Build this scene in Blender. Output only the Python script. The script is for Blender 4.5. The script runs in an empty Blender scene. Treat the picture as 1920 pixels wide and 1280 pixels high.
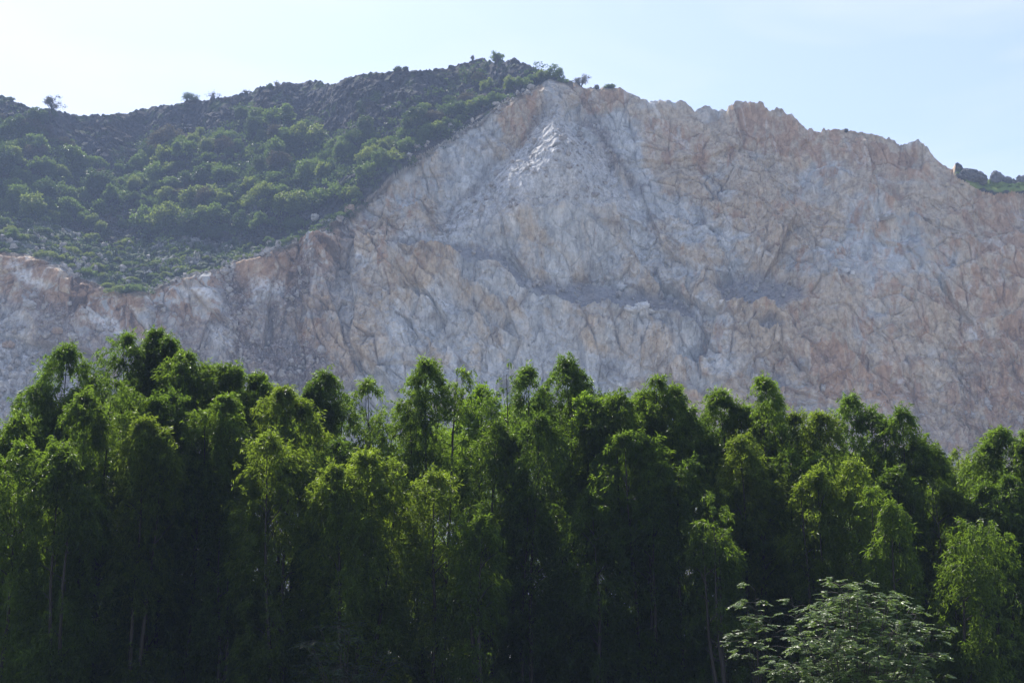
import bpy, math, random
import numpy as np
from mathutils import Vector

R = math.radians
scene = bpy.context.scene
C = scene.collection

# ------------------------------------------------------------------ camera, world, sun, exposure
CAM = np.array((0.0, 0.0, 6.0))
FOC = 2638.0                    # focal length in pixels of a 1920 px wide frame
PITCH = 11.0
cam_d = bpy.data.cameras.new('camera')
cam = bpy.data.objects.new('camera', cam_d)
C.objects.link(cam)
cam.location = CAM
cam.rotation_euler = (R(90 + PITCH), 0, 0)
cam_d.sensor_width = 36
cam_d.lens = 36 * FOC / 1920
cam_d.clip_start = 0.5
cam_d.clip_end = 30000
scene.camera = cam

SUN_EL, SUN_AZ = 50.0, -27.0    # azimuth measured from +Y towards +X
world = bpy.data.worlds.new('World')
scene.world = world
world.use_nodes = True
wt = world.node_tree
sky = wt.nodes.new('ShaderNodeTexSky')
sky.sky_type = 'NISHITA'
sky.sun_disc = False
sky.sun_elevation = R(SUN_EL)
sky.sun_rotation = R(SUN_AZ)
sky.altitude = 0
sky.air_density = 1.0
sky.dust_density = 0.9
sky.ozone_density = 3.0
bg = wt.nodes['Background']
bg.inputs['Strength'].default_value = 0.112
# very thin streaks of high cloud
wtc = wt.nodes.new('ShaderNodeTexCoord')
wmp = wt.nodes.new('ShaderNodeMapping')
wmp.inputs['Scale'].default_value = (1.6, 1.6, 7)
wmp.inputs['Rotation'].default_value = (0, R(14), 0)
wt.links.new(wtc.outputs['Generated'], wmp.inputs['Vector'])
wno = wt.nodes.new('ShaderNodeTexNoise')
wno.inputs['Scale'].default_value = 2.2
wno.inputs['Detail'].default_value = 6
wno.inputs['Distortion'].default_value = .6
wt.links.new(wmp.outputs[0], wno.inputs['Vector'])
wrp = wt.nodes.new('ShaderNodeValToRGB')
wrp.color_ramp.elements[0].position = .42
wrp.color_ramp.elements[0].color = (.12, .12, .12, 1)
wrp.color_ramp.elements[1].position = .72
wrp.color_ramp.elements[1].color = (.34, .34, .34, 1)
wt.links.new(wno.outputs['Fac'], wrp.inputs[0])
wmx = wt.nodes.new('ShaderNodeMix')
wmx.data_type = 'RGBA'
wt.links.new(wrp.outputs[0], wmx.inputs[0])
wt.links.new(sky.outputs[0], wmx.inputs[6])
wmx.inputs[7].default_value = (6.0, 6.1, 6.5, 1)
wti = wt.nodes.new('ShaderNodeMix')
wti.data_type = 'RGBA'
wti.blend_type = 'MULTIPLY'
wti.inputs[0].default_value = 1
wt.links.new(wmx.outputs[2], wti.inputs[6])
wti.inputs[7].default_value = (1.045, .985, 1.018, 1)
wt.links.new(wti.outputs[2], bg.inputs['Color'])

sd = bpy.data.lights.new('sun', 'SUN')
sd.energy = 4.0
sd.angle = R(0.5)
sd.color = (1.0, 0.95, 0.86)
sun = bpy.data.objects.new('sun', sd)
C.objects.link(sun)
sv = Vector((math.sin(R(SUN_AZ)) * math.cos(R(SUN_EL)), math.cos(R(SUN_AZ)) * math.cos(R(SUN_EL)), math.sin(R(SUN_EL))))
sun.rotation_euler = sv.to_track_quat('Z', 'Y').to_euler()
sun.location = sv * 900

scene.view_settings.view_transform = 'Standard'
scene.view_settings.look = 'None'
scene.view_settings.exposure = 1.0
scene.view_settings.gamma = 1
scene.cycles.max_bounces = 6
scene.cycles.diffuse_bounces = 2
scene.cycles.glossy_bounces = 2
scene.cycles.transmission_bounces = 2
scene.cycles.volume_bounces = 0
scene.cycles.use_denoising = True

# ------------------------------------------------------------------ helpers
CP, SP = math.cos(R(PITCH)), math.sin(R(PITCH))

def at(px, py, Y):
    """world point at depth Y behind pixel (px, py) of the 1920 x 1280 photograph (arrays welcome)"""
    a = (np.asarray(px, float) - 960) / FOC
    b = (640 - np.asarray(py, float)) / FOC
    dy = CP - b * SP
    dz = SP + b * CP
    k = np.asarray(Y, float) / dy
    return np.stack(np.broadcast_arrays(CAM[0] + a * k, np.asarray(Y, float) + 0 * k, CAM[2] + dz * k), -1)

def tan_el(py):
    b = (640 - np.asarray(py, float)) / FOC
    return (SP + b * CP) / (CP - b * SP)

def tag(o, label=None, cat=None, group=None, kind=None):
    if label: o['label'] = label
    if cat: o['category'] = cat
    if group: o['group'] = group
    if kind: o['kind'] = kind
    return o

def mesh(name, verts, faces, smooth=False):
    """verts (N,3); faces (M,k) with one k"""
    me = bpy.data.meshes.new(name)
    verts = np.ascontiguousarray(verts, dtype=np.float32)
    faces = np.ascontiguousarray(faces, dtype=np.int32)
    n, k = faces.shape
    me.vertices.add(len(verts))
    me.vertices.foreach_set('co', verts.ravel())
    me.loops.add(n * k)
    me.loops.foreach_set('vertex_index', faces.ravel())
    me.polygons.add(n)
    me.polygons.foreach_set('loop_start', np.arange(0, n * k, k, dtype=np.int32))
    me.polygons.foreach_set('use_smooth', np.full(n, smooth, dtype=bool))
    me.update(calc_edges=True)
    return me

def obj(name, me, mat=None, parent=None):
    if mat is not None:
        me.materials.append(mat)
    o = bpy.data.objects.new(name, me)
    C.objects.link(o)
    if parent is not None:
        o.parent = parent
    return o

def empty(name, loc):
    o = bpy.data.objects.new(name, None)
    o.location = loc
    o.empty_display_size = 0.3
    C.objects.link(o)
    return o

# ---- numpy noise
def hsh(ix, iy, iz, s):
    h = (ix.astype(np.uint32) * np.uint32(374761393) + iy.astype(np.uint32) * np.uint32(668265263)
         + iz.astype(np.uint32) * np.uint32(2147483647) + np.uint32((s * 974634777 + 12345) & 0xffffffff))
    h = (h ^ (h >> np.uint32(13))) * np.uint32(1274126177)
    h = (h ^ (h >> np.uint32(15))) * np.uint32(2246822519)
    h ^= h >> np.uint32(16)
    return h

def h01(ix, iy, iz, s):
    return (hsh(ix, iy, iz, s) & np.uint32(0xffffff)).astype(np.float32) / np.float32(0xffffff)

_a, _b = math.cos(.61), math.sin(.61)
_c, _d = math.cos(.47), math.sin(.47)
ROT = np.array(((_a, -_b, 0), (_b, _a, 0), (0, 0, 1))) @ np.array(((_c, 0, -_d), (0, 1, 0), (_d, 0, _c))) @ np.array(((1, 0, 0), (0, _a, -_b), (0, _b, _a)))

def vnoise(p, scale, seed=0):
    """value noise in -1..1"""
    q = (p @ ROT) / scale + seed * .37
    i = np.floor(q).astype(np.int64)
    f = (q - i).astype(np.float32)
    f = f * f * f * (f * (f * 6 - 15) + 10)
    out = 0
    for dx in (0, 1):
        for dy in (0, 1):
            for dz in (0, 1):
                w = (f[..., 0] if dx else 1 - f[..., 0]) * (f[..., 1] if dy else 1 - f[..., 1]) * (f[..., 2] if dz else 1 - f[..., 2])
                out = out + w * h01(i[..., 0] + dx, i[..., 1] + dy, i[..., 2] + dz, seed)
    return out * 2 - 1

def fbm(p, scale, octv=4, seed=0, gain=0.5, ridged=False):
    out, a, tot = 0, 1.0, 0
    for k in range(octv):
        n = vnoise(p, scale / 2 ** k, seed + 17 * k)
        if ridged:
            n = 1 - 2 * np.abs(n)
        out = out + a * n
        tot += a
        a *= gain
    return out / tot

def facets(p, scale, seed, tilt=0.5, step=0.25):
    """broken rock: each Worley cell is a plane with its own tilt and offset; returns (height / scale, distance to the crack)"""
    q = p / scale
    i = np.floor(q).astype(np.int64)
    best = np.full(q.shape[:-1], 1e9, np.float32)
    second = best.copy()
    val = np.zeros_like(best)
    for dx in (-1, 0, 1):
        for dy in (-1, 0, 1):
            for dz in (-1, 0, 1):
                a, b, c = i[..., 0] + dx, i[..., 1] + dy, i[..., 2] + dz
                v = np.stack((q[..., 0] - a - h01(a, b, c, seed), q[..., 1] - b - h01(a, b, c, seed + 1), q[..., 2] - c - h01(a, b, c, seed + 2)), -1)
                d = (v * v).sum(-1).astype(np.float32)
                h = (v[..., 0] * (h01(a, b, c, seed + 3) - .5) * 2 + v[..., 2] * (h01(a, b, c, seed + 4) - .5) * 2) * tilt + (h01(a, b, c, seed + 5) - .5) * 2 * step
                nb = d < best
                second = np.where(nb, best, np.minimum(second, d))
                val = np.where(nb, h, val)
                best = np.where(nb, d, best)
    return val, np.sqrt(second) - np.sqrt(best)

def smooth01(x, a, b):
    t = np.clip((x - a) / (b - a), 0, 1)
    return t * t * (3 - 2 * t)

def line(pts):
    xs, ys = zip(*pts)
    return lambda x: np.interp(x, xs, ys)

def poly_mask(px, py, poly, soft):
    """signed distance based soft mask of a polygon drawn in photograph pixels"""
    P = np.array(poly, float)
    inside = np.zeros(px.shape, bool)
    dist = np.full(px.shape, 1e9)
    n = len(P)
    for k in range(n):
        x1, y1 = P[k]
        x2, y2 = P[(k + 1) % n]
        c = ((y1 > py) != (y2 > py)) & (px < (x2 - x1) * (py - y1) / (y2 - y1 + 1e-9) + x1)
        inside ^= c
        t = np.clip(((px - x1) * (x2 - x1) + (py - y1) * (y2 - y1)) / ((x2 - x1) ** 2 + (y2 - y1) ** 2), 0, 1)
        dist = np.minimum(dist, np.hypot(px - x1 - t * (x2 - x1), py - y1 - t * (y2 - y1)))
    return smooth01(np.where(inside, dist, -dist), -soft, soft)

# ---- material helpers
def new_mat(name):
    m = bpy.data.materials.new(name)
    m.use_nodes = True
    nt = m.node_tree
    nt.nodes.clear()
    return m, nt

def node(nt, kind, **kw):
    n = nt.nodes.new(kind)
    for k, v in kw.items():
        if k in n.inputs.keys() if isinstance(k, str) else False:
            n.inputs[k].default_value = v
        else:
            setattr(n, k, v)
    return n

def L(nt, a, b):
    nt.links.new(a, b)

def mixc(nt, fac, a, b, blend='MIX'):
    n = nt.nodes.new('ShaderNodeMix')
    n.data_type = 'RGBA'
    n.blend_type = blend
    for sock, v in ((n.inputs[0], fac), (n.inputs[6], a), (n.inputs[7], b)):
        if hasattr(v, 'links') or hasattr(v, 'is_linked'):
            nt.links.new(v, sock)
        elif isinstance(v, (int, float)):
            sock.default_value = v
        else:
            sock.default_value = (*v, 1)
    return n.outputs[2]

def ramp(nt, val, stops):
    n = nt.nodes.new('ShaderNodeValToRGB')
    el = n.color_ramp.elements
    while len(el) < len(stops):
        el.new(0.5)
    for e, (p, c) in zip(el, stops):
        e.position = p
        e.color = (c, c, c, 1) if isinstance(c, (int, float)) else (*c, 1)
    nt.links.new(val, n.inputs[0])
    return n.outputs[0]

def noise(nt, vec, scale, detail=5, rough=0.55, dist=0.0):
    n = nt.nodes.new('ShaderNodeTexNoise')
    n.inputs['Scale'].default_value = scale
    n.inputs['Detail'].default_value = detail
    n.inputs['Roughness'].default_value = rough
    n.inputs['Distortion'].default_value = dist
    nt.links.new(vec, n.inputs['Vector'])
    return n.outputs['Fac']

def math_n(nt, op, a, b=0.0):
    n = nt.nodes.new('ShaderNodeMath')
    n.operation = op
    for s, v in ((n.inputs[0], a), (n.inputs[1], b)):
        if isinstance(v, (int, float)):
            s.default_value = v
        else:
            nt.links.new(v, s)
    return n.outputs[0]

def attr(nt, name):
    n = nt.nodes.new('ShaderNodeAttribute')
    n.attribute_name = name
    return n.outputs['Fac']

def leaf_material(name, base, trans, var, rough=0.42, tw=0.45, spec=0.5):
    """thin leaves: a glossy leaf surface mixed with light let through from behind; every leaf its own shade"""
    m, nt = new_mat(name)
    geo = node(nt, 'ShaderNodeNewGeometry')
    oi = node(nt, 'ShaderNodeObjectInfo')
    rnd = geo.outputs['Random Per Island']
    f = math_n(nt, 'ADD', math_n(nt, 'MULTIPLY', rnd, 0.75), math_n(nt, 'MULTIPLY', oi.outputs['Random'], 0.25))
    lo = tuple(c * (1 - var) for c in base)
    hi = (base[0] * (1 + var * 1.3), base[1] * (1 + var), base[2] * (1 + var * .6))
    col = mixc(nt, f, lo, hi)
    lo2 = tuple(c * (1 - var) for c in trans)
    hi2 = (trans[0] * (1 + var * 1.3), trans[1] * (1 + var), trans[2] * (1 + var * .6))
    col2 = mixc(nt, f, lo2, hi2)
    pr = node(nt, 'ShaderNodeBsdfPrincipled')
    L(nt, col, pr.inputs['Base Color'])
    pr.inputs['Roughness'].default_value = rough
    pr.inputs['Specular IOR Level'].default_value = spec
    tr = node(nt, 'ShaderNodeBsdfTranslucent')
    L(nt, col2, tr.inputs['Color'])
    mx = node(nt, 'ShaderNodeMixShader')
    mx.inputs[0].default_value = tw
    L(nt, pr.outputs[0], mx.inputs[1])
    L(nt, tr.outputs[0], mx.inputs[2])
    out = node(nt, 'ShaderNodeOutputMaterial')
    L(nt, mx.outputs[0], out.inputs['Surface'])
    return m

def bark_material(name, c1, c2):
    m, nt = new_mat(name)
    tc = node(nt, 'ShaderNodeTexCoord')
    mp = node(nt, 'ShaderNodeMapping')
    mp.inputs['Scale'].default_value = (6, 6, 1.2)
    L(nt, tc.outputs['Object'], mp.inputs['Vector'])
    n = noise(nt, mp.outputs[0], 3, 6, 0.65)
    pr = node(nt, 'ShaderNodeBsdfPrincipled')
    L(nt, mixc(nt, ramp(nt, n, [(0.35, 0.0), (0.65, 1.0)]), c1, c2), pr.inputs['Base Color'])
    pr.inputs['Roughness'].default_value = 0.85
    b = node(nt, 'ShaderNodeBump')
    b.inputs['Strength'].default_value = 0.5
    L(nt, n, b.inputs['Height'])
    L(nt, b.outputs[0], pr.inputs['Normal'])
    out = node(nt, 'ShaderNodeOutputMaterial')
    L(nt, pr.outputs[0], out.inputs['Surface'])
    return m

# ------------------------------------------------------------------ terrain
# Crest line, edge of the quarry cut and vegetated bench, traced from the photograph (pixels) and set at their own depths.
crest = line([(-200, 165), (0, 180), (20, 186), (50, 203), (75, 206), (100, 205), (132, 214), (160, 214), (250, 207), (330, 193), (400, 180), (470, 168), (540, 155), (575, 149),
              (630, 152), (690, 137), (740, 132), (800, 130), (860, 122), (905, 113), (925, 117), (945, 113), (962, 112), (975, 117), (1000, 125), (1030, 140), (1060, 158), (1085, 162), (1110, 167),
              (1160, 165), (1185, 181), (1215, 191), (1240, 194), (1280, 197), (1305, 209), (1325, 206), (1345, 210), (1362, 207), (1378, 195), (1420, 197), (1450, 204), (1485, 212),
              (1500, 228), (1530, 236), (1555, 238), (1575, 236), (1610, 243), (1645, 243), (1670, 247), (1690, 254), (1732, 259), (1750, 282), (1772, 301), (1800, 313), (1835, 330),
              (1850, 335), (1880, 336), (1930, 336), (2100, 345)])
cut = line([(-200, 440), (0, 474), (60, 482), (120, 502), (180, 535), (230, 552), (285, 548), (330, 528), (400, 508), (440, 492), (500, 474), (560, 452), (620, 420), (655, 398), (690, 365),
            (740, 320), (790, 285), (840, 258), (890, 225), (940, 195), (990, 168), (1030, 150), (1075, 160), (1110, 160), (1790, 318), (1800, 330), (1830, 345), (1862, 358), (1900, 352), (1930, 360), (2100, 380)])
bench = line([(-200, 380), (0, 408), (60, 420), (120, 425), (200, 455), (300, 452), (420, 450), (500, 444), (560, 425), (610, 402), (650, 392), (700, 350), (1100, 130), (2100, 130)])
PX = np.arange(-150, 2071, 1.5)
NR = 660
T = np.linspace(0, 1, NR) ** 0.96
px = np.repeat(PX[None, :], NR, 0)
c0 = crest(PX)
p1 = np.stack((PX, np.zeros_like(PX), np.zeros_like(PX)), -1)
hillish = smooth01(-np.abs(PX - 450), -620, -560)
def blocky(x, w, seed):
    q = x / w + .35 * np.sin(x / w * 1.7 + seed)
    i = np.floor(q).astype(np.int64)
    f = q - i
    z = np.zeros_like(i)
    a, b = h01(i, z, z, seed), h01(i, z, z, seed + 1)
    return (a - .5) + (b - .5) * (f - .5) * 1.3
jag = 6.0 * (blocky(PX, 23, 5) + .25) + 4.5 * blocky(PX, 10, 7) + 2.2 * blocky(PX, 5, 9) + 4 * np.abs(vnoise(p1, 26, 5))
jag = np.convolve(np.pad(jag, 1, 'edge'), (.25, .5, .25), 'valid')
rocky = smooth01(PX, 1180, 1240) * (1 - smooth01(PX, 1735, 1760))
jag = jag * (0.8 + 0.45 * rocky) - 3
c1 = c0 - jag
BOT = 1010.0
py = BOT + (c0 - BOT)[None, :] * T[:, None] - (c1 - c0)[None, :] * -(T[:, None] ** 45)
# domain warp so that region borders are not clean
q2 = np.stack((px, np.zeros_like(px), py), -1)
wx = 14 * vnoise(q2, 60, 1) + 8 * vnoise(q2, 22, 2) + 4 * vnoise(q2, 9, 3)
wy = 12 * vnoise(q2, 60, 11) + 7 * vnoise(q2, 22, 12) + 4 * vnoise(q2, 9, 13)
wpx, wpy = px + wx, py + wy
mpx, mpy = px + wx * .45, py + wy * .45

cutd = cut(px) - py + .25 * wy + 2.5 * vnoise(q2, 12, 77)      # > 0: above the cut, natural hill
cutd = np.where((px > 1075) & (px < 1790), np.minimum(cutd, crest(px) - py - 12), cutd)
hill = smooth01(cutd, -3, 3)
hill = np.where((px > 1062) & (px < 1790), 0, hill)
bn = hill * smooth01(py + .5 * wy - bench(px), -4, 10) * (1 - smooth01(px, 640, 700))
grassy = poly_mask(mpx, mpy, [(1788, 322), (1850, 345), (1900, 346), (2080, 352), (2080, 375), (1960, 366), (1900, 356), (1862, 362), (1840, 356), (1815, 344)], 4)

M = lambda pts, s=12: poly_mask(wpx, wpy, pts, s)
Mm = lambda pts, s=12: poly_mask(mpx, mpy, pts, s)
# smooth, dark talus shelves on the cliff
talus = np.maximum.reduce([
    Mm([(640, 455), (720, 468), (800, 480), (870, 492), (930, 500), (985, 530), (1000, 520), (960, 497), (905, 473), (830, 462), (740, 452)], 7),
    Mm([(985, 520), (1050, 530), (1110, 528), (1180, 550), (1240, 562), (1312, 606), (1275, 606), (1180, 588), (1090, 582), (1020, 556)], 8),
    Mm([(1232, 560), (1270, 556), (1316, 606), (1262, 600)], 5),
    Mm([(1335, 540), (1420, 520), (1505, 545), (1520, 562), (1420, 580), (1350, 578)], 10),
    Mm([(1412, 618), (1440, 604), (1470, 622), (1440, 630)], 5),
    Mm([(1418, 722), (1455, 700), (1490, 720), (1450, 732)], 5)])
# brown rubble chutes at the left
rubble = (.45 + .55 * smooth01(fbm(q2, 46, 4, 141, .6), -.25, .12)) * np.maximum.reduce([
    M([(405, 520), (470, 528), (520, 555), (560, 470), (590, 500), (560, 600), (640, 690), (640, 740), (420, 740), (430, 640)], 16),
    M([(40, 545), (120, 585), (200, 620), (270, 640), (330, 720), (300, 740), (180, 690), (60, 620)], 12) * .7,
    M([(280, 560), (330, 575), (380, 640), (420, 720), (380, 740), (300, 640)], 10) * .7,
    M([(1080, 170), (1130, 200), (1150, 260), (1175, 310), (1150, 330), (1120, 260), (1075, 215)], 8) * .8,
    .6 * np.exp(-((mpx + 16 * vnoise(q2, 48, 211) + 6 * vnoise(q2, 18, 212) - np.interp(mpy, (180, 215, 275, 360, 470), (1050, 1020, 950, 860, 800))) / 11) ** 2) * smooth01(mpy, 185, 225) * (1 - smooth01(mpy, 400, 470)),
    .6 * np.exp(-((mpx + 16 * vnoise(q2, 48, 211) + 6 * vnoise(q2, 18, 212) - np.interp(mpy, (180, 240, 290, 340, 390), (1065, 1110, 1160, 1195, 1215))) / 10) ** 2) * smooth01(mpy, 185, 225) * (1 - smooth01(mpy, 330, 390)),
    M([(1380, 760), (2000, 760), (2000, 900), (1380, 900)], 60) * .4])
# pale scree: the cone below the apex and the gravel slopes at the left
fresh = np.maximum.reduce([M([(180, 610), (215, 606), (245, 622), (200, 630)], 6), M([(340, 545), (410, 560), (415, 580), (350, 565)], 8), M([(465, 525), (520, 512), (515, 545), (480, 565)], 8), M([(20, 500), (75, 520), (90, 560), (40, 548)], 10), M([(390, 600), (440, 610), (440, 660), (400, 640)], 10)])
cone = M([(1045, 208), (1085, 240), (1130, 290), (1170, 340), (1180, 400), (1120, 420), (1000, 430), (900, 440), (820, 470), (800, 455), (880, 370), (970, 275)], 10)
scree = np.maximum(M([(-160, 560), (0, 575), (60, 640), (130, 690), (200, 760), (200, 900), (-160, 900)], 25), 1.0 * cone)
# rust stained rock
warm = np.maximum.reduce([
    .45 * smooth01(wpx, 1150, 1500) * smooth01(wpy, 60, 300),
    .8 * smooth01(wpx, 1640, 1900),
    .9 * M([(1510, 640), (1560, 625), (1700, 680), (1740, 770), (1600, 790), (1500, 740)], 40),
    .8 * M([(1190, 215), (1250, 210), (1330, 260), (1340, 320), (1220, 290)], 30),
    .9 * M([(1360, 190), (1500, 210), (1740, 255), (1760, 340), (1500, 290), (1380, 260)], 28),
    .8 * M([(1050, 160), (1190, 165), (1190, 200), (1110, 215)], 14),
    .9 * M([(0, 475), (60, 485), (120, 510), (200, 545), (280, 555), (280, 580), (180, 570), (60, 530), (0, 510)], 12),
    .85 * M([(390, 515), (470, 480), (560, 455), (560, 505), (440, 545)], 14),
    .7 * M([(930, 200), (1000, 170), (1030, 175), (1010, 260), (960, 270)], 14),
    .7 * M([(550, 590), (605, 595), (605, 645), (560, 650)], 12),
    .4 * smooth01(-np.abs(wpx - 720), -160, -60) * smooth01(-np.abs(wpy - 380), -150, -40),
    .5 * M([(680, 470), (860, 480), (860, 540), (700, 550)], 25)])

# slope of the ground at every place, in degrees; depth follows by walking up each column
slope = 67 + 4 * vnoise(q2, 130, 21) + 5 * vnoise(q2 * np.array((.6, 1, 1.5)), 55, 22)
slope = slope * (1 - cone) + 65 * cone
slope = slope * (1 - talus) + 40 * talus
slope = slope * (1 - .7 * rubble) + 47 * .7 * rubble
scl = M([(-160, 560), (0, 575), (60, 640), (130, 690), (200, 760), (200, 900), (-160, 900)], 25)
slope = slope * (1 - .8 * scl) + 44 * .8 * scl
hs = 42 + 6 * vnoise(q2, 150, 23) + 5 * vnoise(q2, 60, 24)
hs = np.where(py < crest(px) + 60, np.minimum(hs + 3, 47), hs)
hs = hs * (1 - bn) + 30 * bn
hs = np.where(px > 1700, 34, hs)
slope = slope * (1 - hill) + hs * hill
ts = np.tan(np.radians(np.clip(slope, 28, 74)))
te = tan_el(py)
Yb = 330 + 26 * smooth01(PX, 100, 700) - 14 * smooth01(PX, 1500, 2000) + 8 * np.sin(PX / 140.0)
Y = np.empty_like(px)
Y[0] = Yb
for r in range(1, NR):
    dte = te[r] - te[r - 1]
    Y[r] = Y[r - 1] * (1 + dte / np.maximum((ts[r] + ts[r - 1]) / 2 - te[r], .12))
    w_ = 70
    cs_ = np.cumsum(np.pad(Y[r], (w_ + 1, w_), 'edge'))
    lat = (cs_[2 * w_ + 1:] - cs_[:-2 * w_ - 1]) / (2 * w_ + 1)
    Y[r] += .022 * (1 - hill[r]) * (lat - Y[r])
# smooth the depth sideways a little (columns were walked one by one)
for _ in range(24):
    Y[:, 1:-1] = .25 * Y[:, :-2] + .5 * Y[:, 1:-1] + .25 * Y[:, 2:]
print('depth at crest', Y[-1][::100].round())

# the buttress below the apex stands out of the face
def edge_d(x1, y1, x2, y2):
    n = np.hypot(x2 - x1, y2 - y1)
    return ((x2 - x1) * (mpy - y1) - (y2 - y1) * (mpx - x1)) / n
dl = -edge_d(1045, 205, 815, 470)
dr = edge_d(1045, 205, 1195, 395)
bt = np.minimum(dl, dr)
butt = np.clip(bt, -10, 90) * smooth01(py, 195, 240) * (1 - smooth01(py, 330, 520)) * (1 - hill)
P = at(px, py, Y)
NRM = np.array((0.0, -0.86, 0.51))
P = P + NRM * (0.17 * butt)[..., None]

# broken rock relief
wp = P + np.stack([4.0 * fbm(P, 30, 4, 31 + k, .5) for k in (0, 100, 200)], -1)
shear = wp.copy()
shear[..., 0] += .35 * wp[..., 2]
f0, e0 = facets(shear * np.array((1, .8, .7)), 38, 155, .5, .14)
f1, e1 = facets(shear * np.array((1, .8, .62)), 20, 117, .6, .22)
f2, e2 = facets(shear * np.array((1.1, .8, .75)), 7.0, 200, .7, .20)
wq = P + np.stack([1.0 * fbm(P, 8, 3, 35 + k, .5) for k in (0, 100, 200)], -1)
f3, e3 = facets(wq * np.array((1.2, 1, .8)), 2.8, 300, .9, .3)
f4, _ = facets(P * np.array((1.2, 1, .9)), 1.3, 330, .9, .35)
rough = fbm(P, 5, 3, 50)
bed = fbm(shear * np.array((.35, 1, 1.4)), 9, 3, 61, ridged=True)
ribs = fbm(shear * np.array((1.3, 1, .28)), 13, 3, 71, ridged=True)
brk = smooth01(fbm(P, 34, 3, 97), -.25, .35)          # 0: smooth slab, 1: broken rock
cl = (.35 + .65 * smooth01(-cutd, 0, 22)) * (1 - hill) * (1 - .9 * talus) * (1 - .6 * scree) * (1 - .35 * rubble)
d = cl * (11.0 * f0 + (2.2 + 2.4 * brk) * f1 + (.5 + 1.5 * brk) * f2 + 2.6 * fbm(P, 45, 3, 66) + 1.0 * ribs + .8 * bed) + (1 - hill) * (1 - .6 * talus) * ((.3 + .7 * brk) * (1.0 * f3 + .5 * f4) + .6 * rough)
d += 2.6 * np.maximum(scl, .6 * rubble) * fbm((P @ np.array(((.82, 0, .57), (0, 1, 0), (-.57, 0, .82))).T) * np.array((.28, .6, 1.2)), 6, 3, 91, ridged=True)
d += (1 - hill) * np.maximum(rubble, scree) * (1 - talus) * (.9 * facets(wp, 1.9, 400, .6, .4)[0])
# ledges: the face stands out just below each of these lines and falls back above it
def ledge(pts, amp, fade):
    n_ = np.array(pts, float)
    ly = np.interp(mpx, n_[:, 0], n_[:, 1])
    below = mpy - ly
    ends = smooth01(mpx, n_[0, 0] - 10, n_[0, 0] + 25) * (1 - smooth01(mpx, n_[-1, 0] - 25, n_[-1, 0] + 10))
    return amp * ends * smooth01(below, -2, 3) * np.exp(-np.maximum(below, 0) / fade)
led = (ledge([(560, 450), (640, 456), (720, 468), (800, 482), (870, 492), (930, 508), (1000, 548), (1090, 582), (1180, 592), (1315, 609)], 6.0, 45)
       + ledge([(735, 548), (790, 562), (880, 600), (990, 645), (1060, 650)], 3.5, 35)
       + ledge([(1525, 615), (1580, 650), (1620, 690), (1670, 750)], 4.0, 40)
       + ledge([(1550, 300), (1640, 352), (1700, 400), (1800, 452), (1960, 520)], 4.5, 55)
       + ledge([(1430, 400), (1500, 450), (1560, 520), (1610, 580)], 3.5, 40)
       + ledge([(1335, 580), (1400, 584), (1500, 600), (1600, 590)], 3.5, 45)
       + ledge([(1150, 300), (1230, 330), (1330, 330)], 3.0, 30)
       + ledge([(1690, 560), (1780, 600), (1900, 610), (2000, 640)], 3.5, 45)
       + ledge([(690, 470), (760, 500), (850, 512), (960, 590)], 2.5, 30))
d += (1 - hill) * led * np.clip(.75 + .8 * vnoise(q2, 55, 214), .1, 1.3)
gx = mpx + 16 * vnoise(q2, 48, 211) + 6 * vnoise(q2, 18, 212)
gul = np.exp(-((gx - np.interp(mpy, (180, 215, 275, 360, 470), (1050, 1020, 950, 860, 800))) / 10) ** 2) * smooth01(mpy, 185, 225) * (1 - smooth01(mpy, 400, 470))
gul2 = np.exp(-((gx - np.interp(mpy, (180, 240, 290, 340, 390), (1065, 1110, 1160, 1195, 1215))) / 9) ** 2) * smooth01(mpy, 185, 225) * (1 - smooth01(mpy, 330, 390))
d -= (1 - hill) * (2.2 * gul + 1.7 * gul2) * (.6 + .7 * vnoise(q2, 40, 213))
d -= cl * (.8 * np.exp(-(e2 / .05) ** 2) * smooth01(fbm(P, 25, 2, 9), -.1, .3) + .4 * np.exp(-(e1 / .03) ** 2) * smooth01(fbm(P, 30, 2, 19), -.2, .2))
# natural limestone of the hill: knobbly pinnacles
kn, ek = facets(wp, 4.2, 500, .5, .5)
kn2, _ = facets(P, 1.8, 520, .4, .5)
hb_ = smooth01(cutd, -2, 16)
d += hb_ * (1.9 * kn + 1.2 * kn2 + .9 * facets(wp, 3, 560, .5, .6)[0] * 1.5 + 4.5 * fbm(P, 40, 3, 81))
d *= (1 - .6 * T[:, None] ** 30)
P = P + NRM * d[..., None]

# the back of the mountain, so that it is a body and not a front
back = []
for k, (dy, dz) in enumerate(((4, -.8), (12, -4), (30, -14), (70, -40), (140, -95), (260, -190), (400, -260))):
    b = P[-1].copy()
    b[:, 1] += dy
    b[:, 2] = np.maximum(b[:, 2] + dz + (.9 * vnoise(b, 5, 90 + k) if k < 3 else 0), -2)
    back.append(b)
skirt = P[0].copy()
skirt[:, 1] -= 14
skirt[:, 2] = -1.0
PP = np.concatenate((skirt[None], P, np.array(back)), 0)
nr, nc = PP.shape[:2]
VI = np.arange(nr * nc).reshape(nr, nc)
F = np.stack((VI[:-1, :-1], VI[:-1, 1:], VI[1:, 1:], VI[1:, :-1]), -1)
def ext(a):
    return np.concatenate((a[:1], a, np.repeat(a[-1:], len(back), 0)), 0)
hx = ext(hill)
ishill = (hx[:-1, :-1] + hx[1:, 1:] + hx[:-1, 1:] + hx[1:, :-1]) > 2
rim = smooth01(-px, -720, -600) * smooth01(-cutd, 0, 4) * (1 - .55 * smooth01(-cutd, 60, 120)) * (1 - hill)
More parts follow.
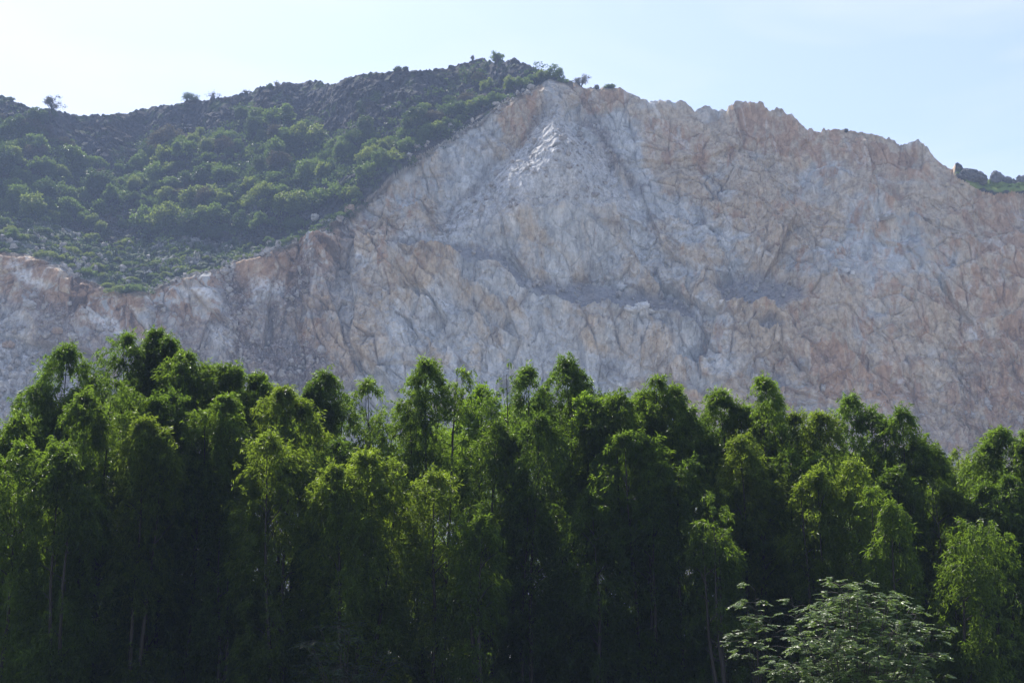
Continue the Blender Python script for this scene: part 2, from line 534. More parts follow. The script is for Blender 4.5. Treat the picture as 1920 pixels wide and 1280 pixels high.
edge = (1 - smooth01(-cutd + 5 * vnoise(q2, 18, 88), 2, 13)) * (px < 1090) * (1 - hill)
ATTR = dict(fresh=ext(fresh), edge=ext(edge), rim=ext(rim), warm=ext(warm), talus=ext(talus), rubble=ext(rubble), scree=ext(scree), bench=ext(bn), grassy=ext(grassy), crack=ext(np.minimum(e1 * 1.4 + .2 * (1 - smooth01(fbm(P, 40, 2, 29), -.2, .2)), e2 + .25 * (1 - brk))), cell=ext(np.clip(.5 + .9 * f0 + .5 * f1 + .4 * f2, 0, 1)))

def submesh(name, sel, smooth):
    f = F[sel]
    used, inv = np.unique(f.ravel(), return_inverse=True)
    me = mesh(name, PP.reshape(-1, 3)[used], inv.reshape(-1, 4), smooth)
    for k, v in ATTR.items():
        a = me.attributes.new(k, 'FLOAT', 'POINT')
        a.data.foreach_set('value', np.ascontiguousarray(v.ravel()[used], dtype=np.float32))
    return me

def cliff_material():
    m, nt = new_mat('quarried_limestone')
    tc = node(nt, 'ShaderNodeTexCoord')
    v = tc.outputs['Object']
    mp = node(nt, 'ShaderNodeMapping')
    mp.inputs['Scale'].default_value = (1, 1, .33)
    mp.inputs['Rotation'].default_value = (0, R(-18), 0)
    L(nt, v, mp.inputs['Vector'])
    st = mp.outputs[0]
    nA = noise(nt, v, .045, 6, .6, 1.2)
    nB = noise(nt, st, .16, 7, .62, .8)
    nC = noise(nt, v, .9, 5, .6)
    grey = mixc(nt, ramp(nt, nB, [(.36, 0.), (.62, 1.)]), (.335, .34, .33), (.575, .57, .535))
    tan = mixc(nt, ramp(nt, nC, [(.35, 0.), (.65, 1.)]), (.40, .305, .20), (.52, .435, .32))
    wv = math_n(nt, 'ADD', math_n(nt, 'ADD', math_n(nt, 'MULTIPLY', attr(nt, 'warm'), .42), math_n(nt, 'MULTIPLY', math_n(nt, 'SUBTRACT', attr(nt, 'cell'), .5), .30)), math_n(nt, 'ADD', math_n(nt, 'MULTIPLY', nA, 1.1), math_n(nt, 'MULTIPLY', nB, .45)))
    col = mixc(nt, ramp(nt, wv, [(.77, 0.), (.96, .95)]), grey, tan)
    red = mixc(nt, nC, (.33, .185, .10), (.43, .28, .17))
    nD = noise(nt, st, .3, 6, .6, .5)
    rv = math_n(nt, 'ADD', math_n(nt, 'MULTIPLY', attr(nt, 'warm'), .3), nD)
    col = mixc(nt, math_n(nt, 'MULTIPLY', ramp(nt, rv, [(.64, 0.), (.78, 1.)]), .8), col, red)
    # the soil stained rim under the bench: dark earth between tan blocks
    rn = math_n(nt, 'ADD', noise(nt, v, .13, 6, .68, 1.0), math_n(nt, 'MULTIPLY', math_n(nt, 'SUBTRACT', attr(nt, 'cell'), .5), .35))
    rt = mixc(nt, ramp(nt, rn, [(.40, 0.), (.47, 1.)]), (.11, .07, .045), (.34, .22, .135))
    col = mixc(nt, math_n(nt, 'MULTIPLY', attr(nt, 'rim'), ramp(nt, rn, [(.52, .95), (.58, 0.)])), col, rt)
    # whitish fresh breaks
    nE = noise(nt, st, .11, 6, .65, 1.5)
    col = mixc(nt, math_n(nt, 'MULTIPLY', ramp(nt, nE, [(.57, 0.), (.70, 1.)]), .65), col, (.66, .65, .61))
    # darker brown tone along the cracks, in patches
    cr = math_n(nt, 'MULTIPLY', ramp(nt, attr(nt, 'crack'), [(.0, 1.), (.13, 0.)]), ramp(nt, noise(nt, v, .12, 4), [(.42, 0.), (.6, 1.)]))
    col = mixc(nt, math_n(nt, 'MULTIPLY', cr, .5), col, (.14, .10, .08))
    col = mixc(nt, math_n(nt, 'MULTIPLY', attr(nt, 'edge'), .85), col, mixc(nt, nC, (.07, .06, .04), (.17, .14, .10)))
    # talus, rubble, scree, and the white scars of fresh breaks
    fw = math_n(nt, 'MULTIPLY', attr(nt, 'fresh'), ramp(nt, nC, [(.38, .25), (.55, 1.)]))
    gv = noise(nt, v, 1.3, 5, .7)
    col = mixc(nt, math_n(nt, 'MULTIPLY', attr(nt, 'talus'), .8), col, mixc(nt, gv, (.15, .145, .145), (.27, .26, .255)))
    rb = mixc(nt, ramp(nt, gv, [(.45, 0.), (.68, 1.)]), (.14, .105, .09), (.42, .38, .34))
    col = mixc(nt, math_n(nt, 'MULTIPLY', attr(nt, 'rubble'), .85), col, rb)
    sc_ = mixc(nt, ramp(nt, gv, [(.4, 0.), (.66, 1.)]), (.42, .41, .39), (.64, .63, .60))
    col = mixc(nt, math_n(nt, 'MULTIPLY', attr(nt, 'scree'), .78), col, sc_)
    col = mixc(nt, math_n(nt, 'MULTIPLY', fw, .85), col, (.68, .67, .64))
    vo = node(nt, 'ShaderNodeTexVoronoi')
    vo.inputs['Scale'].default_value = .55
    vo.inputs['Randomness'].default_value = 1.0
    mw = node(nt, 'ShaderNodeMapping')
    mw.inputs['Scale'].default_value = (1.2, 1, .6)
    mw.inputs['Rotation'].default_value = (0, R(-22), R(30))
    wn = node(nt, 'ShaderNodeTexNoise')
    wn.inputs['Scale'].default_value = .35
    wn.inputs['Detail'].default_value = 5
    L(nt, v, wn.inputs['Vector'])
    vadd = node(nt, 'ShaderNodeVectorMath')
    vadd.operation = 'MULTIPLY_ADD'
    L(nt, wn.outputs['Color'], vadd.inputs[0])
    vadd.inputs[1].default_value = (5, 5, 5)
    L(nt, v, vadd.inputs[2])
    L(nt, vadd.outputs[0], mw.inputs['Vector'])
    L(nt, mw.outputs[0], vo.inputs['Vector'])
    sepc = node(nt, 'ShaderNodeSeparateColor')
    L(nt, vo.outputs['Color'], sepc.inputs[0])
    chip = ramp(nt, sepc.outputs[0], [(0.0, .78), (.5, 1.), (1.0, 1.12)])
    fine = ramp(nt, noise(nt, st, 1.1, 6, .72), [(.34, .70), (.5, 1.), (.66, 1.14)])
    col = mixc(nt, 1.0, col, chip, 'MULTIPLY')
    col = mixc(nt, 1.0, col, fine, 'MULTIPLY')
    pr = node(nt, 'ShaderNodeBsdfPrincipled')
    L(nt, col, pr.inputs['Base Color'])
    pr.inputs['Roughness'].default_value = .9
    pr.inputs['Specular IOR Level'].default_value = .25
    b = node(nt, 'ShaderNodeBump')
    b.inputs['Strength'].default_value = .42
    b.inputs['Distance'].default_value = .6
    L(nt, math_n(nt, 'ADD', nB, math_n(nt, 'MULTIPLY', noise(nt, v, .7, 6, .7, .6), .9)), b.inputs['Height'])
    L(nt, b.outputs[0], pr.inputs['Normal'])
    out = node(nt, 'ShaderNodeOutputMaterial')
    L(nt, pr.outputs[0], out.inputs['Surface'])
    return m

def hill_material():
    m, nt = new_mat('weathered_hillside')
    tc = node(nt, 'ShaderNodeTexCoord')
    v = tc.outputs['Object']
    n1 = noise(nt, v, .06, 6, .6, .6)
    n2 = noise(nt, v, .45, 6, .68)
    rock = mixc(nt, ramp(nt, n2, [(.38, 0.), (.68, 1.)]), (.022, .023, .026), (.10, .10, .105))
    rock = mixc(nt, attr(nt, 'bench'), rock, mixc(nt, ramp(nt, n2, [(.38, 0.), (.66, 1.)]), (.14, .14, .135), (.46, .45, .43)))
    soil = mixc(nt, n2, (.035, .03, .025), (.07, .055, .042))
    veg = mixc(nt, ramp(nt, n2, [(.35, 0.), (.7, 1.)]), (.03, .045, .016), (.10, .15, .04))
    col = mixc(nt, ramp(nt, n1, [(.48, 0.), (.62, 1.)]), rock, soil)
    bv = math_n(nt, 'ADD', noise(nt, v, .16, 5, .6), math_n(nt, 'MULTIPLY', attr(nt, 'bench'), .16))
    col = mixc(nt, ramp(nt, bv, [(.54, 0.), (.64, .9)]), col, veg)
    gr = mixc(nt, n2, (.11, .17, .04), (.27, .35, .08))
    col = mixc(nt, ramp(nt, math_n(nt, 'MULTIPLY', attr(nt, 'grassy'), math_n(nt, 'ADD', noise(nt, v, .22, 4), .45)), [(.35, 0.), (.55, 1.)]), col, gr)
    pr = node(nt, 'ShaderNodeBsdfPrincipled')
    L(nt, col, pr.inputs['Base Color'])
    pr.inputs['Roughness'].default_value = .95
    pr.inputs['Specular IOR Level'].default_value = .2
    b = node(nt, 'ShaderNodeBump')
    b.inputs['Strength'].default_value = .9
    b.inputs['Distance'].default_value = 1.2
    L(nt, noise(nt, v, .5, 7, .7), b.inputs['Height'])
    L(nt, b.outputs[0], pr.inputs['Normal'])
    out = node(nt, 'ShaderNodeOutputMaterial')
    L(nt, pr.outputs[0], out.inputs['Surface'])
    return m

tag(obj('quarry_cliff', submesh('quarry_cliff', ~ishill, False), cliff_material()), 'pale grey and rust stained quarried limestone cliff filling the hillside', kind='structure')
tag(obj('hill', submesh('hill', ishill, False), hill_material()), 'dark rocky hill rising behind the quarry cut', kind='structure')

def surf(x, y, extra=0.0):
    """point of the terrain seen at photograph pixel (x, y), and its depth"""
    c = int(np.clip(round((x - PX[0]) / 1.5), 0, len(PX) - 1))
    r = int(np.argmin(np.abs(py[:, c] - y)))
    return P[r, c], hill[r, c], bn[r, c]

# ground sheet to the horizon
gm, nt = new_mat('meadow_ground')
tc = node(nt, 'ShaderNodeTexCoord')
pr = node(nt, 'ShaderNodeBsdfPrincipled')
L(nt, mixc(nt, noise(nt, tc.outputs['Object'], .3, 6), (.025, .035, .012), (.06, .055, .03)), pr.inputs['Base Color'])
pr.inputs['Roughness'].default_value = 1
out = node(nt, 'ShaderNodeOutputMaterial')
L(nt, pr.outputs[0], out.inputs['Surface'])
g = np.array([(-6000, -6000, 0), (6000, -6000, 0), (6000, 6000, 0), (-6000, 6000, 0)], float)
tag(obj('ground', mesh('ground', g, [(0, 1, 2, 3)]), gm), kind='structure')

fm, nt = new_mat('bounce_floor_pale')  # unseen pale floor, added to bounce sunlight up onto the cliff
tc = node(nt, 'ShaderNodeTexCoord')
pr = node(nt, 'ShaderNodeBsdfPrincipled')
L(nt, mixc(nt, noise(nt, tc.outputs['Object'], .05, 7, .65), (.38, .35, .31), (.62, .59, .54)), pr.inputs['Base Color'])
pr.inputs['Roughness'].default_value = 1
out = node(nt, 'ShaderNodeOutputMaterial')
L(nt, pr.outputs[0], out.inputs['Surface'])
g = np.array([(-260, 75, .02), (260, 75, .02), (300, 345, .02), (-300, 345, .02)], float)
tag(obj('bounce_floor', mesh('bounce_floor', g, [(0, 1, 2, 3)]), fm), kind='structure')

#TREES_BEGIN
# ------------------------------------------------------------------ trees: builders
rng = np.random.default_rng(7)

def unit(v):
    return v / np.maximum(np.linalg.norm(v, axis=-1, keepdims=True), 1e-9)

def leaf_quads(base, axis, side, length, width, fold=.25):
    """diamond leaves: base (N,3), axis and side unit vectors, length and width (N,)"""
    nrm = np.cross(axis, side)
    l, w = length[:, None], width[:, None]
    mid = base + axis * l * .42
    tip = base + axis * l - nrm * l * .10
    a = mid + side * w * .5 + nrm * w * fold
    b = mid - side * w * .5 + nrm * w * fold
    v = np.stack((base, a, tip, b), 1).reshape(-1, 3)
    return v

def quads_mesh(name, v):
    n = len(v) // 4
    return mesh(name, v, np.arange(4 * n).reshape(n, 4))

def droop_leaves(lobes, dens, leaf_len=.12, leaf_w=.026, per=22, droop=.85):
    """lobes: (K,5) x y z r_xy r_z. Sprays spring from inside each lobe, arch outwards and hang; narrow leaves hang from them."""
    out = []
    for (x, y, z, r, rz), dn in zip(lobes, dens):
        S = max(4, int(62 * dn * r * (r + rz) * .9))
        u = rng.uniform(-.7, 1, S)
        ph = rng.uniform(0, 2 * math.pi, S)
        s = np.sqrt(np.maximum(1 - u * u, 0))
        d = np.stack((s * np.cos(ph), s * np.sin(ph), u), -1)
        rad = rng.uniform(.25, .95, S) ** .6
        p0 = np.array((x, y, z)) + d * np.array((r, r, rz)) * rad[:, None]
        out_dir = unit(d * np.array((1, 1, .35)) + rng.normal(0, .35, (S, 3)))
        ln = rng.uniform(.22, .62, S) * (.7 + .5 * r)
        t = (np.arange(per) + rng.uniform(0, 1, (S, per))) / per
        tt = t[..., None]
        up = np.array((0, 0, 1.0))
        lift = rng.uniform(.0, .75, S)[:, None, None]
        pos = p0[:, None] + out_dir[:, None] * ln[:, None, None] * .62 * tt + up * ln[:, None, None] * (lift * tt - (1.05 * droop) * tt ** 2)
        tan = unit(out_dir[:, None] * .62 + up * (lift - 2.1 * droop * tt))
        pos = pos + rng.normal(0, .045, pos.shape)
        ax = unit(.75 * tan + rng.normal(0, .55, pos.shape) - up * (.55 * droop))
        rs = rng.normal(0, 1, pos.shape)
        sd_ = unit(np.cross(ax, rs))
        N = S * per
        ll = leaf_len * rng.uniform(.65, 1.25, N)
        out.append(leaf_quads(pos.reshape(N, 3), ax.reshape(N, 3), sd_.reshape(N, 3), ll, leaf_w * rng.uniform(.75, 1.25, N)))
    return np.concatenate(out)

def tube(pts, radii, sides=7):
    """tapered tube through pts; returns verts, faces"""
    pts = np.asarray(pts, float)
    n = len(pts)
    tan = np.gradient(pts, axis=0)
    tan = unit(tan)
    ref = np.where(np.abs(tan[:, :1]) < .9, np.array([[1., 0, 0]]), np.array([[0, 1., 0]]))
    a = unit(np.cross(tan, ref))
    b = np.cross(tan, a)
    th = np.arange(sides) / sides * 2 * math.pi
    v = pts[:, None] + (a[:, None] * np.cos(th)[None, :, None] + b[:, None] * np.sin(th)[None, :, None]) * np.asarray(radii)[:, None, None]
    idx = np.arange(n * sides).reshape(n, sides)
    f = np.stack((idx[:-1], np.roll(idx[:-1], -1, 1), np.roll(idx[1:], -1, 1), idx[1:]), -1).reshape(-1, 4)
    return v.reshape(-1, 3), f

def join(parts):
    vs, fs, o = [], [], 0
    for v, f in parts:
        vs.append(v)
        fs.append(f + o)
        o += len(v)
    return np.concatenate(vs), np.concatenate(fs)

def limb(p0, p1, r0, r1, bow=.12, n=6, sides=6):
    p0, p1 = np.asarray(p0, float), np.asarray(p1, float)
    t = np.linspace(0, 1, n)[:, None]
    l = np.linalg.norm(p1 - p0)
    w = rng.normal(0, bow * l * .5, 3)
    w[2] = bow * l
    pts = p0 + (p1 - p0) * t + w * np.sin(t * math.pi)
    return tube(pts, r0 + (r1 - r0) * t[:, 0], sides)

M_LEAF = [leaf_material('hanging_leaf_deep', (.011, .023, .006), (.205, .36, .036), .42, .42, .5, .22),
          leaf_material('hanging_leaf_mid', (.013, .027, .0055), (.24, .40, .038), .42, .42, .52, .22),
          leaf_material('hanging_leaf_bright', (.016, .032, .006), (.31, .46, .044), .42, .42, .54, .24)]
M_BROAD = leaf_material('broad_leaf', (.03, .06, .01), (.30, .50, .03), .3, .4, .5)
M_BARK = bark_material('grey_brown_bark', (.02, .016, .012), (.048, .04, .032))
M_TWIG = bark_material('dark_twig_bark', (.03, .025, .02), (.07, .06, .05))

def roadside_tree(label, heads, Yd, wide, mat=1, dens=1.0, low=2.6, cat='tree', group='trees of the roadside row', broad=False):
    """heads: list of (px, py, width px) of the tops of the crown in the photograph; wide: crown width lower down in metres"""
    if mat == 0 and Yd < 42.5: Yd = 42.6 + .2 * len(label) / 60
    elif Yd < 42 and Yd > 39.55 and mat == 2: Yd = 41.6 + .25 * (Yd - 40)
    wide *= .9
    pts = [at(x, y, Yd) for x, y, w in heads]
    k = Yd / FOC
    hw = [w * k / 2 * 1.13 for x, y, w in heads]
    bx = float(np.mean([p[0] for p in pts])) + rng.normal(0, .15)
    base = np.array((bx, Yd, 0.0))
    root = empty('roadside_tree', base)
    tag(root, label, cat, group)
    P0, OUT, SZ = [], [], []
    axes = []
    seed = int(rng.integers(1, 9999))
    for p, h in zip(pts, hw):
        top = np.array((p[0] - bx, rng.uniform(-.5, .5), p[2]))
        foot = np.array((top[0] * .45, top[1] * .5, 1.0))
        axes.append((top, foot, h))
        R1 = max(h, wide / 2 * (1.0 if len(heads) == 1 else .78))
        H = top[2] - low
        n = int(205 * dens * R1 * (R1 + .22) * H)
        s_ = rng.uniform(0, 1, n) ** 1.2 * H                      # distance below the top
        grow = smooth01(s_, 0, 2.2)
        ph = rng.uniform(0, 2 * math.pi, n)
        u = rng.uniform(0, 1, n) ** .42
        # the crown ends in several leafy shoots of unequal height
        a0 = rng.uniform(0, 6.28, 3)
        dip = h * (.75 + .5 * np.cos(2 * ph + a0[0]) * np.sin(3 * ph + a0[1]) + .45 * np.sin(5 * ph + a0[2])) * u
        Rr = (h + (R1 - h) * grow) * (1 - np.exp(-np.maximum(s_ - .38 * dip, 0) / (.45 * h) - .04)) ** .7
        cen = top + (foot - top) * (s_ / (top[2] - 1.0))[:, None]
        d = np.stack((np.cos(ph), np.sin(ph), 0 * ph), -1)
        q = cen + d * (Rr * u)[:, None]
        q[:, 2] = top[2] - s_
        nz = vnoise((q + base) * np.array((1, 1, .62)), .62, seed) + .55 * vnoise((q + base) * np.array((1, 1, .7)), .27, seed + 1)
        swell = 1 + .42 * vnoise((cen + d * .6 + base) * np.array((1, 1, .7)), .55, seed + 2)
        q[:, :2] = cen[:, :2] + (q[:, :2] - cen[:, :2]) * swell[:, None]
        keep = nz + rng.normal(0, .14, n) > -.0 - .13 * (1 - smooth01(s_, .5, 2.0))
        P0.append(q[keep])
        up_ = np.exp(-s_ / (.6 * h))[keep]
        OUT.append(unit(d[keep] * (.35 + u[keep, None]) + np.stack((0 * up_, 0 * up_, up_ * 1.1 + .15), -1) + rng.normal(0, .38, (keep.sum(), 3))))
    P0, OUT = np.concatenate(P0), np.concatenate(OUT)
    S = len(P0)
    per = 14 if broad else 20
    ln = rng.uniform(.25, .62, S) * (.8 if broad else 1)
    t = (np.arange(per) + rng.uniform(0, 1, (S, per))) / per
    tt = t[..., None]
    up = np.array((0, 0, 1.0))
    lift = rng.uniform(-.05, .75, S)[:, None, None]
    dr = (.45 if broad else .85) * rng.uniform(.4, 1.35, S)[:, None, None]
    L_ = ln[:, None, None]
    pos = P0[:, None] + OUT[:, None] * L_ * .6 * tt + up * L_ * (lift * tt - dr * tt ** 2) + rng.normal(0, .035, (S, per, 3))
    tan = unit(OUT[:, None] * .6 + up * (lift - 2 * dr * tt))
    ax = unit(.7 * tan + rng.normal(0, .5, pos.shape) - up * (.2 if broad else .55))
    sdv = unit(np.cross(ax, rng.normal(0, 1, pos.shape)))
    N = S * per
    LL, LW = (.12, .058) if broad else (.145, .033)
    v = leaf_quads(pos.reshape(N, 3), ax.reshape(N, 3), sdv.reshape(N, 3), LL * rng.uniform(.65, 1.3, N), LW * rng.uniform(.75, 1.25, N))
    obj('crown', quads_mesh('crown', v), M_BROAD if broad else M_LEAF[mat], root)
    # slender stems, one to each head, from a common foot, with side branches
    parts = []
    for top, foot, h in axes:
        n = 10
        z = np.linspace(0, 1, n)
        low_ = np.array((foot[0] * .25, foot[1] * .3, 0))
        pts_ = low_ + (top - np.array((0, 0, .35)) - low_) * z[:, None]
        pts_[:, 0] += .10 * np.sin(z * 7 + bx) * np.sin(z * math.pi)
        parts.append(tube(pts_, (.095 * (1 - z) + .009), 8))
        for j in range(9):
            zz = rng.uniform(.35, .9)
            p_ = low_ + (top - low_) * zz
            a = rng.uniform(0, 6.28)
            q = p_ + np.array((math.cos(a), math.sin(a), rng.uniform(.5, 1.3))) * rng.uniform(.25, .6)
            parts.append(limb(p_, q, .024, .006, .1, 5, 5))
    tv, tf = join(parts)
    obj('trunk', mesh('trunk', tv, tf, True), M_BARK, root)
    global NLEAF
    NLEAF += N
    return root

NLEAF = 0
# rear tier: the crowns that stand against the cliff
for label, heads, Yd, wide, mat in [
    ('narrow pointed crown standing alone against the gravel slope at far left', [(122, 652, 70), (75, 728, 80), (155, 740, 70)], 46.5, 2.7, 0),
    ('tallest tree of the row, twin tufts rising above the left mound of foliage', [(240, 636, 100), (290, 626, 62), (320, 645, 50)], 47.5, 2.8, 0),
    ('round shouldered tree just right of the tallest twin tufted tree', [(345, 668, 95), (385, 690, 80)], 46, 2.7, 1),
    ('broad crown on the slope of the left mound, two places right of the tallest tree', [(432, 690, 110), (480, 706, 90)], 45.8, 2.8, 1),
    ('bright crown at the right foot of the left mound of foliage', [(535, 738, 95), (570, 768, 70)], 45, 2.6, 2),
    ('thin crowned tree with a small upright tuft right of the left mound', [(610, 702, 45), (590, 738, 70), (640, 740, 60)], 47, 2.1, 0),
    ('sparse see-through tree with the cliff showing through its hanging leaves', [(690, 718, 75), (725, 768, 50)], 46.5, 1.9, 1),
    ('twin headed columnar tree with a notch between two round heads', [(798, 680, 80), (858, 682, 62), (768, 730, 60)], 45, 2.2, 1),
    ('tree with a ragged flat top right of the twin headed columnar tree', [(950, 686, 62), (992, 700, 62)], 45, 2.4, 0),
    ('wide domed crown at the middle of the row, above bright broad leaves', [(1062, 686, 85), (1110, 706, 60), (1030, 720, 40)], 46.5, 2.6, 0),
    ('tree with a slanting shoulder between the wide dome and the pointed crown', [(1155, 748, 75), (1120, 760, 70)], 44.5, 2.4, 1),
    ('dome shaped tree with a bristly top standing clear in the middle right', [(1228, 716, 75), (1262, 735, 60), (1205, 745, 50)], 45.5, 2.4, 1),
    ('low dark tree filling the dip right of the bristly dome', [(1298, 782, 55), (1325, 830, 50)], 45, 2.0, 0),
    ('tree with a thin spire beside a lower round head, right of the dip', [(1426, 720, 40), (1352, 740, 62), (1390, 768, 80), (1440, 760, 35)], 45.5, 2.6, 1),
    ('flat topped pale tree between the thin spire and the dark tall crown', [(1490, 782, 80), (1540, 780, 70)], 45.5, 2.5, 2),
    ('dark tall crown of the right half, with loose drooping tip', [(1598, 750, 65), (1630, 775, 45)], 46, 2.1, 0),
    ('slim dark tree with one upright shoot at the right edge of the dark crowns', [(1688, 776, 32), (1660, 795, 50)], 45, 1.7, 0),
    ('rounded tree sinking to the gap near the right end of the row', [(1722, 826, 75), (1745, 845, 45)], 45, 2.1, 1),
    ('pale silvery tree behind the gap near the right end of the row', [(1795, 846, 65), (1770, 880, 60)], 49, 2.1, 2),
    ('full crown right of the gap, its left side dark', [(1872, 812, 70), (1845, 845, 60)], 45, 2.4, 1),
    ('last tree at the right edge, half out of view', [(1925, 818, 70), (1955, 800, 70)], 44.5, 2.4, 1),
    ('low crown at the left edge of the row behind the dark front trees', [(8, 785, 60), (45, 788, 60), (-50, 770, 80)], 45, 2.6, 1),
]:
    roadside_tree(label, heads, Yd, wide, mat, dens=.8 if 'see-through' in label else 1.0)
for label, heads, Yd, wide in [
    ('bright broad leaved tree tucked behind the ragged flat topped tree', [(905, 735, 75), (880, 770, 50)], 48, 1.8),
    ('bright broad leaved tree below the wide domed crown', [(1100, 742, 80), (1065, 790, 60)], 45.2, 1.8)]:
    roadside_tree(label, heads, Yd, wide, dens=1.0, broad=True)
# middle tier
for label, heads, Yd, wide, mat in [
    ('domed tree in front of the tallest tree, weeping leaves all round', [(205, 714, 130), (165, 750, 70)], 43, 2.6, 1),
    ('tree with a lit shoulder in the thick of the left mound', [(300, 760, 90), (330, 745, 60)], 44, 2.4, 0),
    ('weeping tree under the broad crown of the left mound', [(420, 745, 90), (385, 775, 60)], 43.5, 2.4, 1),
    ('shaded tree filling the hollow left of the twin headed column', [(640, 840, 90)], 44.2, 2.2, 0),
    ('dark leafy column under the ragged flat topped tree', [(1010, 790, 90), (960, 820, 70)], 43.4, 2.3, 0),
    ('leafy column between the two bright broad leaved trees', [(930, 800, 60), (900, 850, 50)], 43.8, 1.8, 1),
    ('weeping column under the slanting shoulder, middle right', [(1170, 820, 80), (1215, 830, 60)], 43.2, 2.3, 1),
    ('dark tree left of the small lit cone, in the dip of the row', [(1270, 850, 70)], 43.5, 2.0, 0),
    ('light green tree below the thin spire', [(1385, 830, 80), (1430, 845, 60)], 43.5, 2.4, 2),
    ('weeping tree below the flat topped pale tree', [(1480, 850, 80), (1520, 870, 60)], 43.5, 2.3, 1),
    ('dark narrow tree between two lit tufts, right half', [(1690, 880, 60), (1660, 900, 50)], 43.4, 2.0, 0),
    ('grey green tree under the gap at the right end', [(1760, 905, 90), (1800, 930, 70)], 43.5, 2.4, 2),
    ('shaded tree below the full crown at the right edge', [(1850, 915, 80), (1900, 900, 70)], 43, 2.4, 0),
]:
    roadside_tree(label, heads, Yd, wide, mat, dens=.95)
# front tier: low crowns in front
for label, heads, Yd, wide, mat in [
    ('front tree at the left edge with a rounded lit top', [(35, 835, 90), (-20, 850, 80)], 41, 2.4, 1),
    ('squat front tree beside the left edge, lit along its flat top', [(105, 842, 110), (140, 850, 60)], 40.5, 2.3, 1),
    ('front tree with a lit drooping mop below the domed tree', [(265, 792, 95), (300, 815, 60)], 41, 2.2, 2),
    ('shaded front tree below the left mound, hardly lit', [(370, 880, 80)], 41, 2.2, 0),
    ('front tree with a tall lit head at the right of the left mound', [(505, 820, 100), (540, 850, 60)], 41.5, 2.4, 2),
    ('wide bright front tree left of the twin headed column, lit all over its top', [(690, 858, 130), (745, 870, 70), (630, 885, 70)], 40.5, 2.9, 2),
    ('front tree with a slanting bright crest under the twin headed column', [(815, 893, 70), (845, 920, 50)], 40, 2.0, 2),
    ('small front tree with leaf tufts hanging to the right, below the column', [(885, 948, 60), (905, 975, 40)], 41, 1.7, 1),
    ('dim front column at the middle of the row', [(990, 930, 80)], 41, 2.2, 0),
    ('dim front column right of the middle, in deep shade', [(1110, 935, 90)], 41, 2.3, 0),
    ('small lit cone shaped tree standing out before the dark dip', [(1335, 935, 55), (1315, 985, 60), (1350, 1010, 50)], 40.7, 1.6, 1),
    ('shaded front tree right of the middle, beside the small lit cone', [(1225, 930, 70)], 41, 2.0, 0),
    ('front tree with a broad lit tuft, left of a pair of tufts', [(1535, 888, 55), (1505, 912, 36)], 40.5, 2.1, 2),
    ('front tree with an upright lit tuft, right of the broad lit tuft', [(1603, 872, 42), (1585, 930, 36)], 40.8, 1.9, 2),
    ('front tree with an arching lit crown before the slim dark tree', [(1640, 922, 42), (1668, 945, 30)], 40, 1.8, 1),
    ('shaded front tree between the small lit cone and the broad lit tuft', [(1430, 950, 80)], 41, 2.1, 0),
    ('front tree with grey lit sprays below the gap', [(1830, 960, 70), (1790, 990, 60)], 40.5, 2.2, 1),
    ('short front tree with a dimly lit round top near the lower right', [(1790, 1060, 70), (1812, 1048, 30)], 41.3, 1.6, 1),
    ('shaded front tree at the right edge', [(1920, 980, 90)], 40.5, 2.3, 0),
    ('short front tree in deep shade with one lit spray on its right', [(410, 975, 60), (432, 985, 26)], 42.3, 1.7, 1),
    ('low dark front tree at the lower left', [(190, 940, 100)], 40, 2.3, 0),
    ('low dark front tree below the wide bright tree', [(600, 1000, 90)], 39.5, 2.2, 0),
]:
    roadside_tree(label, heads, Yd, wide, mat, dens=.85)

print('leaves', NLEAF)
# ---- the wood behind the row: one unbroken mass, seen only as light and dark leaves through the gaps
lob = []
for i in range(1000):
    x = rng.uniform(-23, 23)
    y = rng.uniform(48.5, 54)
    pxx = 960 + x / y * FOC
    top = at(960, np.interp(pxx, (0, 100, 200, 300, 400, 500, 600, 660, 730, 790, 880, 960, 1060, 1160, 1230, 1300, 1360, 1450, 1600, 1700, 1750, 1800, 1870, 1930), (815, 750, 700, 680, 715, 750, 780, 850, 900, 760, 790, 745, 745, 790, 765, 840, 800, 800, 815, 860, 925, 915, 855, 850)) + 12, y)[2]
    r = rng.uniform(.4, .85)
    lob.append((x, y, top - r - abs(rng.normal(0, .5)) if i % 4 == 0 else rng.uniform(1.0, top - r if i < 800 else 6.5), r, r * 1.2))
for i in range(360):
    x, y = rng.uniform(-21, 21), rng.uniform(43.5, 49)
    lob.append((x, y, rng.uniform(1.2, 6.6), .75, .95))
tag(obj('woods', quads_mesh('woods', droop_leaves(np.array(lob), np.full(len(lob), .8), .16, .038, 20)), M_LEAF[1]), kind='stuff')

